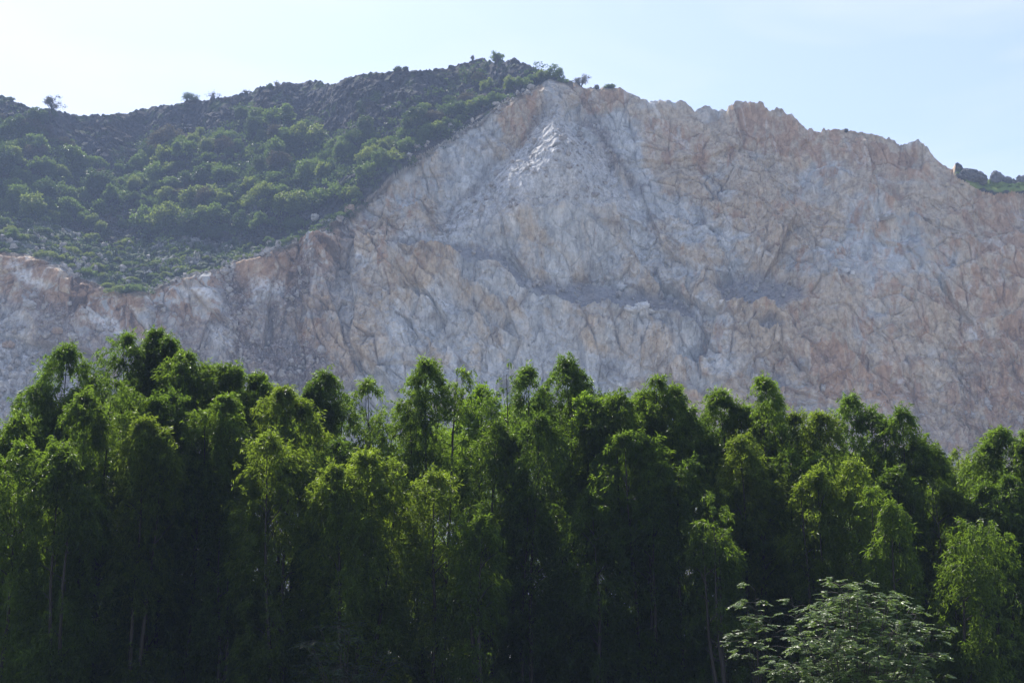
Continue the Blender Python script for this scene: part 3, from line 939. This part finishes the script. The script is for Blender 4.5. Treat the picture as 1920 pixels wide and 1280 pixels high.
# ---- the feathery tree in the lower right corner, nearest to the camera
def feather_tree(name, label, cx, cy, wpx, hpx, Yd, n_branch, n_leaf, mat, cat='shrub', topy=None):
    k = Yd / FOC
    c = at(cx, cy, Yd)
    base = np.array((c[0], Yd, 0.0))
    root = empty(name, base)
    tag(root, label, cat)
    rx, rz = wpx * k / 2, hpx * k / 2
    fork = np.array((0, 0, max(c[2] - rz * 2.0, 1.0)))
    parts = [tube(np.linspace((0, 0, 0), fork, 6), np.linspace(.13, .08, 6) * wpx / 300, 8)]
    vs = []
    for b in range(n_branch):
        a = rng.uniform(0, 2 * math.pi)
        u = rng.uniform(-.55, 1)
        s = math.sqrt(1 - u * u)
        tip = np.array((rx * s * math.cos(a) * rng.uniform(.8, 1.12), rx * .8 * s * math.sin(a), c[2] + rz * u * rng.uniform(.85, 1.1)))
        n = 9
        t = np.linspace(0, 1, n)[:, None]
        mid = fork + np.array((tip[0] * rng.uniform(.25, .8), tip[1] * rng.uniform(.25, .8), (tip[2] - fork[2]) * rng.uniform(.7, 1.0)))
        pts = (1 - t) ** 2 * fork + 2 * t * (1 - t) * mid + t ** 2 * tip
        parts.append(tube(pts, np.linspace(.02, .005, n) * min(1, wpx / 200), 5))
        # side twigs carrying fans of leaflets, held flat
        for _ in range(n_leaf):
            tt = rng.uniform(.45, 1.02)
            p = (1 - tt) ** 2 * fork + 2 * tt * (1 - tt) * mid + tt ** 2 * tip
            az = rng.uniform(0, 2 * math.pi)
            tl = rng.uniform(.12, .5)
            q = p + np.array((math.cos(az) * tl, math.sin(az) * tl, rng.uniform(-.05, .16)))
            parts.append(tube(np.array([p, (p + q) / 2 + np.array((0, 0, .03)), q]), (.006, .005, .003), 4))
            for j in range(int(rng.integers(3, 6))):        # pinnae
                pa = az + rng.normal(0, .9)
                pl = rng.uniform(.13, .24)
                o = q + rng.normal(0, .03, 3)
                dr_ = np.array((math.cos(pa), math.sin(pa), rng.uniform(-.55, .15)))
                dr_ /= np.linalg.norm(dr_)
                sdv = np.cross(dr_, (0, 0, 1)); sdv /= np.linalg.norm(sdv)
                m_ = 7
                ti = (np.arange(m_) + .6) / m_
                for sg in (-1, 1):
                    bs = o + dr_ * (pl * ti)[:, None] - np.array((0, 0, .10)) * (pl * ti ** 2)[:, None]
                    ax = unit(sdv * sg + dr_ * .45 + np.array((0, 0, -.25)) + rng.normal(0, .12, (m_, 3)))
                    sd2 = unit(np.cross(ax, np.array((0, 0, 1.0)) + rng.normal(0, .25, (m_, 3))))
                    vs.append(leaf_quads(bs, ax, sd2, np.full(m_, .085) * (1.1 - .4 * ti), np.full(m_, .036), .1))
    obj('crown', quads_mesh('crown', np.concatenate(vs)), mat, root)
    tv, tf = join(parts)
    obj('trunk', mesh('trunk', tv, tf, True), M_TWIG, root)
    return root

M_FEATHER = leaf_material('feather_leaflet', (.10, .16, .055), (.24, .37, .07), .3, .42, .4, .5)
M_FEATHER_SHADED = leaf_material('feather_leaflet_shaded', (.035, .06, .025), (.07, .12, .03), .3, .5, .3, .4)  # same leaflets in a darker colour, standing in for shade
feather_tree('feathery_tree', 'silvery feather leaved small tree nearest the viewer at the lower right', 1598, 1248, 300, 312, 30, 76, 12, M_FEATHER, 'tree')
feather_tree('feathery_tree', 'thin feather leaved sapling with sparse upright shoots left of the silvery tree', 1418, 1160, 80, 150, 31.5, 7, 5, M_FEATHER, 'tree')
feather_tree('feathery_tree', 'dim feather leaved tree in the shade at the bottom left of centre', 650, 1250, 190, 170, 39.6, 26, 9, M_FEATHER_SHADED, 'tree')

# ---- hillside trees: six crown shapes, copied over the slope
def puff_mesh(name, lobes, n, size, low=-.75):
    """dense small crown: leaf clumps on many lobes. unit crown of about 1 m radius"""
    vs = []
    lobes = np.asarray(lobes)
    wgt = lobes[:, 3] ** 1.6
    cnt = (n * wgt / wgt.sum()).astype(int)
    for (x, y, z, r), m_ in zip(lobes, cnt):
        d = unit(rng.normal(0, 1, (m_, 3)))
        d[:, 2] = np.where(d[:, 2] < low, -d[:, 2] * .7, d[:, 2])
        p = np.array((x, y, z)) + d * (r * rng.uniform(.55, 1.08, m_) ** .5)[:, None] + rng.normal(0, .02, (m_, 3))
        ax = unit(d * .5 + rng.normal(0, .7, (m_, 3)) - np.array((0, 0, .25)))
        sdv = unit(np.cross(ax, rng.normal(0, 1, (m_, 3))))
        vs.append(leaf_quads(p, ax, sdv, size * rng.uniform(.6, 1.4, m_), size * .62 * rng.uniform(.7, 1.3, m_), .2))
    return quads_mesh(name, np.concatenate(vs))

def crown_lobes(n, flat, spread):
    out = [(0, 0, .45 * flat, .42)]
    for i in range(n):
        a = rng.uniform(0, 2 * math.pi)
        rr = spread * math.sqrt(rng.uniform(.1, 1))
        r = rng.uniform(.13, .30)
        out.append((math.cos(a) * rr, math.sin(a) * rr, flat * (1 - .75 * rr * rr) * rng.uniform(.15, 1.15), r))
    return out

M_HILL = [leaf_material('hill_leaf_green', (.045, .075, .02), (.20, .32, .05), .35, .5, .4, .3),
          leaf_material('hill_leaf_dark', (.03, .052, .018), (.11, .19, .035), .35, .5, .35, .3),
          leaf_material('hill_leaf_yellow', (.055, .085, .022), (.29, .39, .06), .35, .5, .42, .3),
          leaf_material('hill_leaf_dry', (.08, .075, .05), (.13, .12, .05), .35, .6, .3, .3)]
PROTO = []
for i in range(7):
    me = puff_mesh('hillside_crown', crown_lobes(24 + 3 * i, (.95, 1.1, 1.3, .9, 1.15, 1.4, .8)[i], (.95, .85, .7, 1.05, .8, .6, 1.15)[i]), 3100, .125)
    PROTO.append(me)
# variants of every crown in each leaf colour share the shape
VAR = {}
def proto(i, m_):
    if (i, m_) not in VAR:
        me = PROTO[i].copy()
        me.materials.clear()
        me.materials.append(M_HILL[m_])
        VAR[i, m_] = me
    return VAR[i, m_]

ORD1 = ['', 'first', 'second', 'third', 'fourth', 'fifth', 'sixth', 'seventh', 'eighth', 'ninth', 'tenth', 'eleventh', 'twelfth', 'thirteenth', 'fourteenth', 'fifteenth', 'sixteenth', 'seventeenth', 'eighteenth', 'nineteenth']
TENS = {2: ('twentieth', 'twenty'), 3: ('thirtieth', 'thirty'), 4: ('fortieth', 'forty'), 5: ('fiftieth', 'fifty'), 6: ('sixtieth', 'sixty'), 7: ('seventieth', 'seventy')}
def ordinal(n):
    if n < 20: return ORD1[n]
    t, u = divmod(n, 10)
    return TENS[t][0] if u == 0 else TENS[t][1] + '-' + ORD1[u]

def plant(name, x, y, dpx, i, m_, squash=1.0, sink=.12):
    p, _, _ = surf(x, y)
    s = dpx * p[1] / FOC / 2 / 1.05
    o = bpy.data.objects.new(name, proto(i, m_))
    C.objects.link(o)
    o.location = (p[0], p[1], p[2] - sink * s)
    o.rotation_euler = (0, 0, rng.uniform(0, 6.28))
    o.scale = (s * rng.uniform(.8, 1.25), s * rng.uniform(.75, 1.1), s * squash)
    o.rotation_euler[0] = rng.uniform(-.16, .16)
    return o

# regions of the wooded slope (photograph pixels): base line of each tier
wood_top = line([(-60, 225), (0, 235), (100, 235), (150, 300), (200, 330), (260, 280), (330, 250), (400, 270), (470, 215), (560, 235), (640, 260), (700, 255), (760, 210), (860, 175), (900, 150), (1060, 155)])
wood_bot = line([(-60, 400), (100, 425), (200, 440), (300, 440), (420, 435), (520, 425), (600, 395), (640, 380), (700, 340), (760, 295), (830, 250), (900, 210), (960, 178), (1050, 158)])
cand = []
tries = 0
while len(cand) < 262 and tries < 60000:
    tries += 1
    x = rng.uniform(-70, 1050)
    y = rng.uniform(150, 450)
    a, b = wood_top(x), wood_bot(x)
    if not (a - 5 < y < b + 4):
        continue
    thin = .25 + .75 * smooth01(y, a, a + 60)
    # bare rocky hollows of the slope
    for hx_, hy_, hr in ((430, 330, 45), (560, 330, 40), (470, 420, 40), (230, 420, 45), (560, 300, 30)):
        if math.hypot(x - hx_, (y - hy_) * 1.3) < hr:
            thin *= .25
    if rng.uniform() > thin:
        continue
    dpx = rng.choice([32, 44, 58, 74, 92], p=[.22, .3, .24, .16, .08]) * (0.72 if y < a + 25 else 1)
    if any(math.hypot(x - c[0], (y - c[1]) * 1.5) < .19 * (dpx + c[2]) for c in cand):
        continue
    cand.append((x, y, dpx))
edge_row = [(660, 372, 40), (690, 340, 46), (715, 318, 50), (742, 300, 52), (770, 282, 50), (798, 262, 46), (822, 246, 44), (846, 236, 40), (868, 218, 36), (885, 205, 46), (905, 192, 42), (930, 186, 36), (955, 168, 34),
            (978, 160, 34), (1000, 152, 32), (1022, 150, 34), (1042, 148, 34), (1056, 150, 26)]
cand = [c for c in cand if all(math.hypot(c[0] - e[0], c[1] - e[1]) > 20 for e in edge_row)]
rows = {}
for c in cand:
    f = (c[1] - wood_top(c[0])) / (wood_bot(c[0]) - wood_top(c[0]) + 1e-6)
    rows.setdefault(min(4, max(0, int(f * 5))), []).append(c)
BAND = ['just under the bare rocky crest', 'high on the wooded slope', 'halfway up the wooded slope', 'low on the wooded slope', 'at the foot of the wooded slope']
KIND = ['green tree', 'dark green tree', 'yellowish green tree', 'dry brownish tree']
for b_, lst in rows.items():
    lst.sort()
    for n_, (x, y, dpx) in enumerate(lst):
        m_ = int(rng.choice([0, 1, 2, 3], p=[.42, .28, .22, .08]))
        i = int(rng.integers(0, 7))
        o = plant('hillside_tree', x, y, dpx, i, m_, rng.uniform(.85, 1.15))
        tag(o, f"{'small ' if dpx < 45 else 'large ' if dpx > 75 else ''}{KIND[m_]} {BAND[b_]}, {ordinal(n_ + 1)} from the left", 'tree', 'trees on the wooded slope')
for n_, (x, y, dpx) in enumerate(edge_row):
    m_ = 0 if n_ % 3 else 2
    o = plant('hillside_tree', x, y, dpx * 1.15, n_ % 7, m_)
    tag(o, f'{KIND[m_]} in the line along the upper quarry edge, {ordinal(n_ + 1)} up from the bench', 'tree', 'trees along the quarry edge')
# scrub that fills the slope between the trees and hangs over the quarry edge: one mass
M_HS = M_HILL[0]
sv_ = []
hp = P[::4, ::4].reshape(-1, 3)
hpx, hpy = px[::4, ::4].ravel(), py[::4, ::4].ravel()
hb = wood_bot(hpx)
ha = wood_top(hpx)
clump = fbm(hp, 14, 4, 131, .6)
wgt = np.where((hpx < 1062) & (hpy > ha - 25) & (hpy < np.maximum(hb, cut(hpx)) + 5 + 9 * vnoise(hp, 7, 5)), smooth01(clump, -.12, .35), 0)
wgt *= np.where(hpy > hb + 4, np.where(hpx < 640, .22, .55), 1) * (.35 + .65 * smooth01(hpy, ha - 25, ha + 40))
sel = rng.choice(len(hp), 4600, p=wgt / wgt.sum())
for j in sel:
    m_ = 15
    rad = rng.uniform(.7, 1.9) * (.55 if hpy[j] > hb[j] + 4 else 1)
    d = rng.normal(0, 1, (m_, 3)); d[:, 2] = np.abs(d[:, 2])
    pp = hp[j] + rng.normal(0, .7, 3) + unit(d) * rad * np.array((1, 1, .9)) + np.array((0, -.4, .1))
    ax = unit(d + rng.normal(0, 1.0, (m_, 3)))
    sv_.append(leaf_quads(pp, ax, unit(np.cross(ax, rng.normal(0, 1, (m_, 3)))), .62 * rng.uniform(.6, 1.4, m_), .42 * rng.uniform(.6, 1.4, m_)))
tag(obj('scrub', quads_mesh('scrub', np.concatenate(sv_)), M_HILL[1]), kind='stuff')

# low shrubs of the bench
bl = []
tries = 0
while len(bl) < 95 and tries < 40000:
    tries += 1
    x = rng.uniform(-60, 640)
    a, b = bench(x), cut(x)
    y = rng.uniform(a + 2, b - 2)
    dpx = rng.choice([16, 22, 30, 40], p=[.35, .35, .22, .08])
    if x > 500 and dpx > 30: continue
    if any(math.hypot(x - c[0], (y - c[1]) * 1.6) < .36 * (dpx + c[2]) for c in bl):
        continue
    bl.append((x, y, dpx))
bl += [(220, 550, 38), (255, 548, 44), (165, 515, 40), (12, 430, 36), (30, 455, 50), (80, 448, 44), (130, 475, 40)]
bl.sort()
for n_, (x, y, dpx) in enumerate(bl):
    m_ = int(rng.choice([0, 1, 2], p=[.35, .1, .55]))
    o = plant('bench_shrub', x, y, dpx, int(rng.choice([0, 3, 6])), m_, .8)
    tag(o, f"low {KIND[m_].replace('tree', 'shrub')} on the bench above the quarry edge, {ordinal(n_ + 1) if n_ < 79 else ordinal(len(bl) - n_)} from the {'left' if n_ < 79 else 'right end'}", 'shrub', 'shrubs on the bench')

# ---- loose crowned shrubs standing on the skyline
def crest_shrub(label, x, y, wpx, hpx, dens, leaf, seed):
    p, _, _ = surf(x, y)
    k = p[1] / FOC
    w, h = wpx * k * .88, hpx * k * .88
    root = empty('crest_shrub', (p[0], p[1], p[2] - .5))
    tag(root, label, 'shrub', 'shrubs on the skyline')
    parts, vs = [], []
    n = 9
    for b in range(n):
        a = rng.uniform(0, 6.28)
        tip = np.array((math.cos(a) * w * .5 * rng.uniform(.3, 1), math.sin(a) * w * .4, .5 + h * rng.uniform(.45, 1)))
        parts.append(limb((0, 0, 0), tip, .16, .04, .12, 6, 5))
        for t in range(3):
            q = tip * rng.uniform(.6, 1)
            e = q + np.array((rng.normal(0, w * .14), rng.normal(0, w * .14), rng.uniform(0, h * .2)))
            parts.append(limb(q, e, .06, .03, .1, 4, 4))
            m_ = int(52 * dens)
            if m_ == 0: continue
            pp = e + rng.normal(0, 1, (m_, 3)) * np.array((w * .10, w * .10, h * .085))
            ax = unit(rng.normal(0, 1, (m_, 3)))
            vs.append(leaf_quads(pp, ax, unit(np.cross(ax, rng.normal(0, 1, (m_, 3)))), .42 * rng.uniform(.6, 1.3, m_), .26 * rng.uniform(.6, 1.3, m_)))
    tv, tf = join(parts)
    obj('stem', mesh('stem', tv, tf, True), M_TWIG, root)
    if vs:
        obj('crown', quads_mesh('crown', np.concatenate(vs)), M_HILL[leaf], root)

for a in [
    ('loose round shrub on the skyline at the left dip of the ridge', 98, 210, 36, 24, 1.0, 3, 1),
    ('tiny shrub on the skyline at the far left corner of the ridge', 22, 192, 12, 8, .8, 1, 2),
    ('low spreading shrub on the skyline, first of the group left of the summit', 357, 192, 36, 18, 1.0, 1, 3),
    ('bare twiggy shrub on the skyline right of the low spreading one', 402, 182, 30, 15, .12, 3, 4),
    ('small bare shrub on the skyline between two twiggy ones', 459, 172, 18, 10, .15, 3, 5),
    ('dark forked shrub on the skyline at the mid left', 504, 166, 18, 14, .7, 1, 6),
    ('thin leaning shrub on the skyline beside the dark forked one', 520, 162, 14, 14, .2, 3, 7),
    ('flat shrub on the skyline halfway to the summit', 745, 134, 20, 9, .8, 1, 8),
    ('knobby little shrub on the skyline right of the flat one', 760, 133, 9, 8, 1.0, 1, 9),
    ('faint thin shrub on the skyline just left of the summit tree', 886, 118, 10, 9, .2, 3, 10),
    ('leafy small tree on the very summit of the ridge', 932, 118, 25, 18, 1.3, 0, 11),
    ('lone open crowned shrub in the notch right of the summit', 1089, 166, 27, 24, .55, 3, 12),
    ('tiny pale shrub on the skyline right of the notch', 1119, 168, 11, 8, .4, 3, 13),
    ('tuft of shrubs on the skyline just before the red rock peak', 1143, 168, 20, 6, 1.0, 0, 14),
    ('tiny round shrub on the crest of the right hand cliff', 1588, 240, 6, 7, .8, 3, 15),
]:
    crest_shrub(*a)
for n_, (x, y, dpx) in enumerate([(1806, 338, 10), (1848, 346, 13), (1872, 352, 15), (1893, 350, 12), (1908, 352, 16)]):
    o = plant('shoulder_shrub', x, y, dpx * .8, n_ % 6, 2, .5)
    tag(o, f'low green tuft on the grassy right shoulder, {ordinal(n_ + 1)} from the left', 'shrub', 'tufts on the right shoulder')
p, _, _ = surf(1004, 126)
tv, tf = tube(np.array(((0, 0, -1), (.05, 0, 1.2), (-.12, 0, 2.6))), (.07, .06, .04), 6)
o = obj('dead_stem', mesh('dead_stem', tv, tf, True), M_TWIG)
o.location = p
tag(o, 'single thin bare stem sticking up right of the summit', 'dead plant')

# ---- rock outcrops on the right shoulder and loose boulders
def rock_mesh(sx, sy, sz, seed, n=26):
    u = np.linspace(0, math.pi, n)
    w_ = np.linspace(0, 2 * math.pi, 2 * n, endpoint=False)
    uu, ww = np.meshgrid(u, w_, indexing='ij')
    p = np.stack((np.sin(uu) * np.cos(ww), np.sin(uu) * np.sin(ww), np.cos(uu)), -1)
    q = p * 1.0 + seed * 13.7
    r = 1 + .34 * facets(q, .8, seed, .9, .5)[0] + .14 * facets(q, .4, seed + 40, .8, .5)[0] + .12 * fbm(q, .9, 3, seed)
    pw = 3.2
    r = r * ((np.abs(p) ** pw).sum(-1) ** (-1 / pw)) ** .8
    v = (p * r[..., None] * np.array((sx, sy, sz))).reshape(-1, 3)
    a1, a2 = .35 * math.sin(seed * 2.3), 1.3 * seed
    v = v @ np.array(((math.cos(a1), 0, -math.sin(a1)), (0, 1, 0), (math.sin(a1), 0, math.cos(a1))))
    idx = np.arange(n * 2 * n).reshape(n, 2 * n)
    f = np.stack((idx[:-1], np.roll(idx[:-1], -1, 1), np.roll(idx[1:], -1, 1), idx[1:]), -1).reshape(-1, 4)
    return mesh('rock', v, f)

def rock_material(name, c1, c2):
    m, nt = new_mat(name)
    tc = node(nt, 'ShaderNodeTexCoord')
    n = noise(nt, tc.outputs['Object'], .8, 6, .65)
    pr = node(nt, 'ShaderNodeBsdfPrincipled')
    L(nt, mixc(nt, ramp(nt, n, [(.36, 0.), (.66, 1.)]), c1, c2), pr.inputs['Base Color'])
    pr.inputs['Roughness'].default_value = .92
    b = node(nt, 'ShaderNodeBump')
    b.inputs['Distance'].default_value = .4
    L(nt, noise(nt, tc.outputs['Object'], 1.6, 6, .7), b.inputs['Height'])
    L(nt, b.outputs[0], pr.inputs['Normal'])
    out = node(nt, 'ShaderNodeOutputMaterial')
    L(nt, pr.outputs[0], out.inputs['Surface'])
    return m
M_DARK = rock_material('dark_weathered_rock', (.08, .083, .088), (.22, .22, .225))
M_PALE = rock_material('pale_and_sunlit_rock', (.36, .34, .31), (.58, .56, .53))  # pale rock; on some blocks the paleness stands in for sunlight
M_SUNLIT = rock_material('painted_sunlit_rock', (.5, .49, .46), (.8, .79, .76))  # sunlight put into the colour, for blocks the sun hardly reaches
M_RUB = rock_material('broken_stone', (.24, .21, .18), (.50, .47, .43))
M_TAN = rock_material('tan_rock', (.30, .21, .15), (.46, .36, .27))

def boulder(name, label, cat, x, y, wpx, hpx, mat, seed, group=None, up=.15):
    p, _, _ = surf(x, y)
    k = p[1] / FOC
    o = obj(name, rock_mesh(wpx * k / 2, wpx * k * .45, hpx * k / 2, seed), mat)
    o.location = (p[0], p[1] - wpx * k * .15, p[2] + hpx * k * up)
    tag(o, label, cat, group)

boulder('rock_outcrop', 'big dark round headed outcrop on the right shoulder of the ridge', 'rock', 1864, 345, 22, 23, M_DARK, 3, 'outcrops on the right shoulder', .2)
boulder('rock_outcrop', 'low dark outcrop leaning on the round headed one', 'rock', 1884, 344, 22, 16, M_DARK, 4, 'outcrops on the right shoulder')
boulder('rock_outcrop', 'dark outcrop on the shoulder at the right edge of view', 'rock', 1915, 342, 24, 16, M_DARK, 5, 'outcrops on the right shoulder')
boulder('rock_outcrop', 'long dark outcrop sloping down left of the grassy shoulder', 'rock', 1822, 336, 50, 18, M_DARK, 6, 'outcrops on the right shoulder')
for n_, (x, y, w_, h_, m_, lab) in enumerate([
    (60, 586, 20, 14, M_PALE, 'block coloured pale as if sunlit at the top of the left gravel slope'),
    (18, 655, 22, 17, M_TAN, 'rounded tan boulder at the left edge of the gravel slope'),
    (112, 632, 18, 13, M_TAN, 'tan boulder on the gravel ridge left of the pointed tree'),
    (140, 638, 18, 13, M_PALE, 'pale boulder right of the tan boulder on the gravel ridge'),
    (66, 668, 12, 10, M_PALE, 'small pale boulder low on the left gravel slope'),
    (8, 545, 13, 10, M_TAN, 'tan block under the rusty rim at the left edge'),
    (590, 404, 15, 14, M_PALE, 'pale upright block at the bend of the quarry edge'),
    (655, 392, 18, 13, M_TAN, 'tan block on the quarry edge where the wood ends'),
    (618, 408, 12, 9, M_PALE, 'small pale block between two blocks of the quarry edge'),
    (305, 618, 16, 8, M_TAN, 'flat tan slab above the tallest tree'),
    (30, 715, 16, 12, M_PALE, 'pale boulder behind the low left crown'),
    (1182, 600, 24, 11, M_SUNLIT, 'slab coloured sunlit white at the left of the heap on the gravel shelf'),
    (1200, 597, 28, 16, M_SUNLIT, 'peaked block coloured sunlit white on top of the heap on the gravel shelf'),
    (1216, 601, 22, 9, M_SUNLIT, 'slab coloured sunlit white at the right of the heap on the gravel shelf'),
    (1377, 582, 32, 7, M_SUNLIT, 'thin ledge block coloured sunlit white, right of the dark gravel triangle'),
    (1586, 510, 15, 10, M_SUNLIT, 'broken block coloured sunlit white high on the right half of the cliff'),
    (1597, 518, 9, 8, M_SUNLIT, 'small chip coloured sunlit white below the broken block on the right cliff'),
    (1662, 412, 30, 8, M_PALE, 'ledge block coloured pale as if sunlit near the red rock at upper right'),
]):
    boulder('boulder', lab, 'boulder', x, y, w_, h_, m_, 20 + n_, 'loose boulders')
#TREES_END

# ---- broken blocks lying along the quarry edge, on the bench and on the gravel slopes: far too many to count
rub = []
rp = P[::3, ::3].reshape(-1, 3)
cd_, sc2, ru2, bn2, hx2, hy2 = (a_[::3, ::3].ravel() for a_ in (cutd, scree, rubble, bn, px, py))
wr = 1.1 * np.exp(-(cd_ / 12) ** 2) * (hx2 < 1000) * (fbm(rp, 9, 2, 151) > -.05) + .12 * sc2 + .5 * scl[::3, ::3].ravel() + .35 * ru2 + .22 * bn2 + .25 * talus[::3, ::3].ravel()
wr = np.where(hy2 < 800, wr, 0)
pick = rng.choice(len(rp), 4200, p=wr / wr.sum())
uu_ = np.linspace(0, math.pi, 6)[:, None]
vv_ = np.linspace(0, 2 * math.pi, 7, endpoint=False)[None]
sph = np.stack((np.sin(uu_) * np.cos(vv_), np.sin(uu_) * np.sin(vv_), np.cos(uu_) + 0 * vv_), -1)
si = np.arange(42).reshape(6, 7)
sf = np.stack((si[:-1], np.roll(si[:-1], -1, 1), np.roll(si[1:], -1, 1), si[1:]), -1).reshape(-1, 4)
for j in pick:
    r_ = rng.uniform(0, 1.0) ** 4 * 1.0 + .16
    v_ = sph * (r_ * rng.uniform(.55, 1.35, sph.shape[:2])[..., None]) * rng.uniform(.6, 1.2, 3)
    rub.append((v_.reshape(-1, 3) + rp[j] + NRM * r_ * .3 + rng.normal(0, .35, 3), sf))
rv_, rf_ = join(rub)
tag(obj('rubble', mesh('rubble', rv_, rf_), M_RUB), kind='stuff')

# ------------------------------------------------------------------ air
hz = PP.reshape(-1, 3)
x0, x1, y0, y1, zt = hz[:, 0].min() - 20, hz[:, 0].max() + 20, -30.0, hz[:, 1].max() + 20, hz[:, 2].max() + 20
hv = np.array([(x, y, z) for x in (x0, x1) for y in (y0, y1) for z in (-3.0, zt)])
hf = [(0, 1, 3, 2), (4, 6, 7, 5), (0, 4, 5, 1), (2, 3, 7, 6), (0, 2, 6, 4), (1, 5, 7, 3)]
hm, nt = new_mat('haze')
pv = node(nt, 'ShaderNodeVolumePrincipled')
pv.inputs['Color'].default_value = (.53, .68, .97, 1)
pv.inputs['Density'].default_value = 0.00042
pv.inputs['Anisotropy'].default_value = 0.0
out = node(nt, 'ShaderNodeOutputMaterial')
L(nt, pv.outputs[0], out.inputs['Volume'])
tag(obj('haze', mesh('haze', hv, hf), hm), kind='stuff')
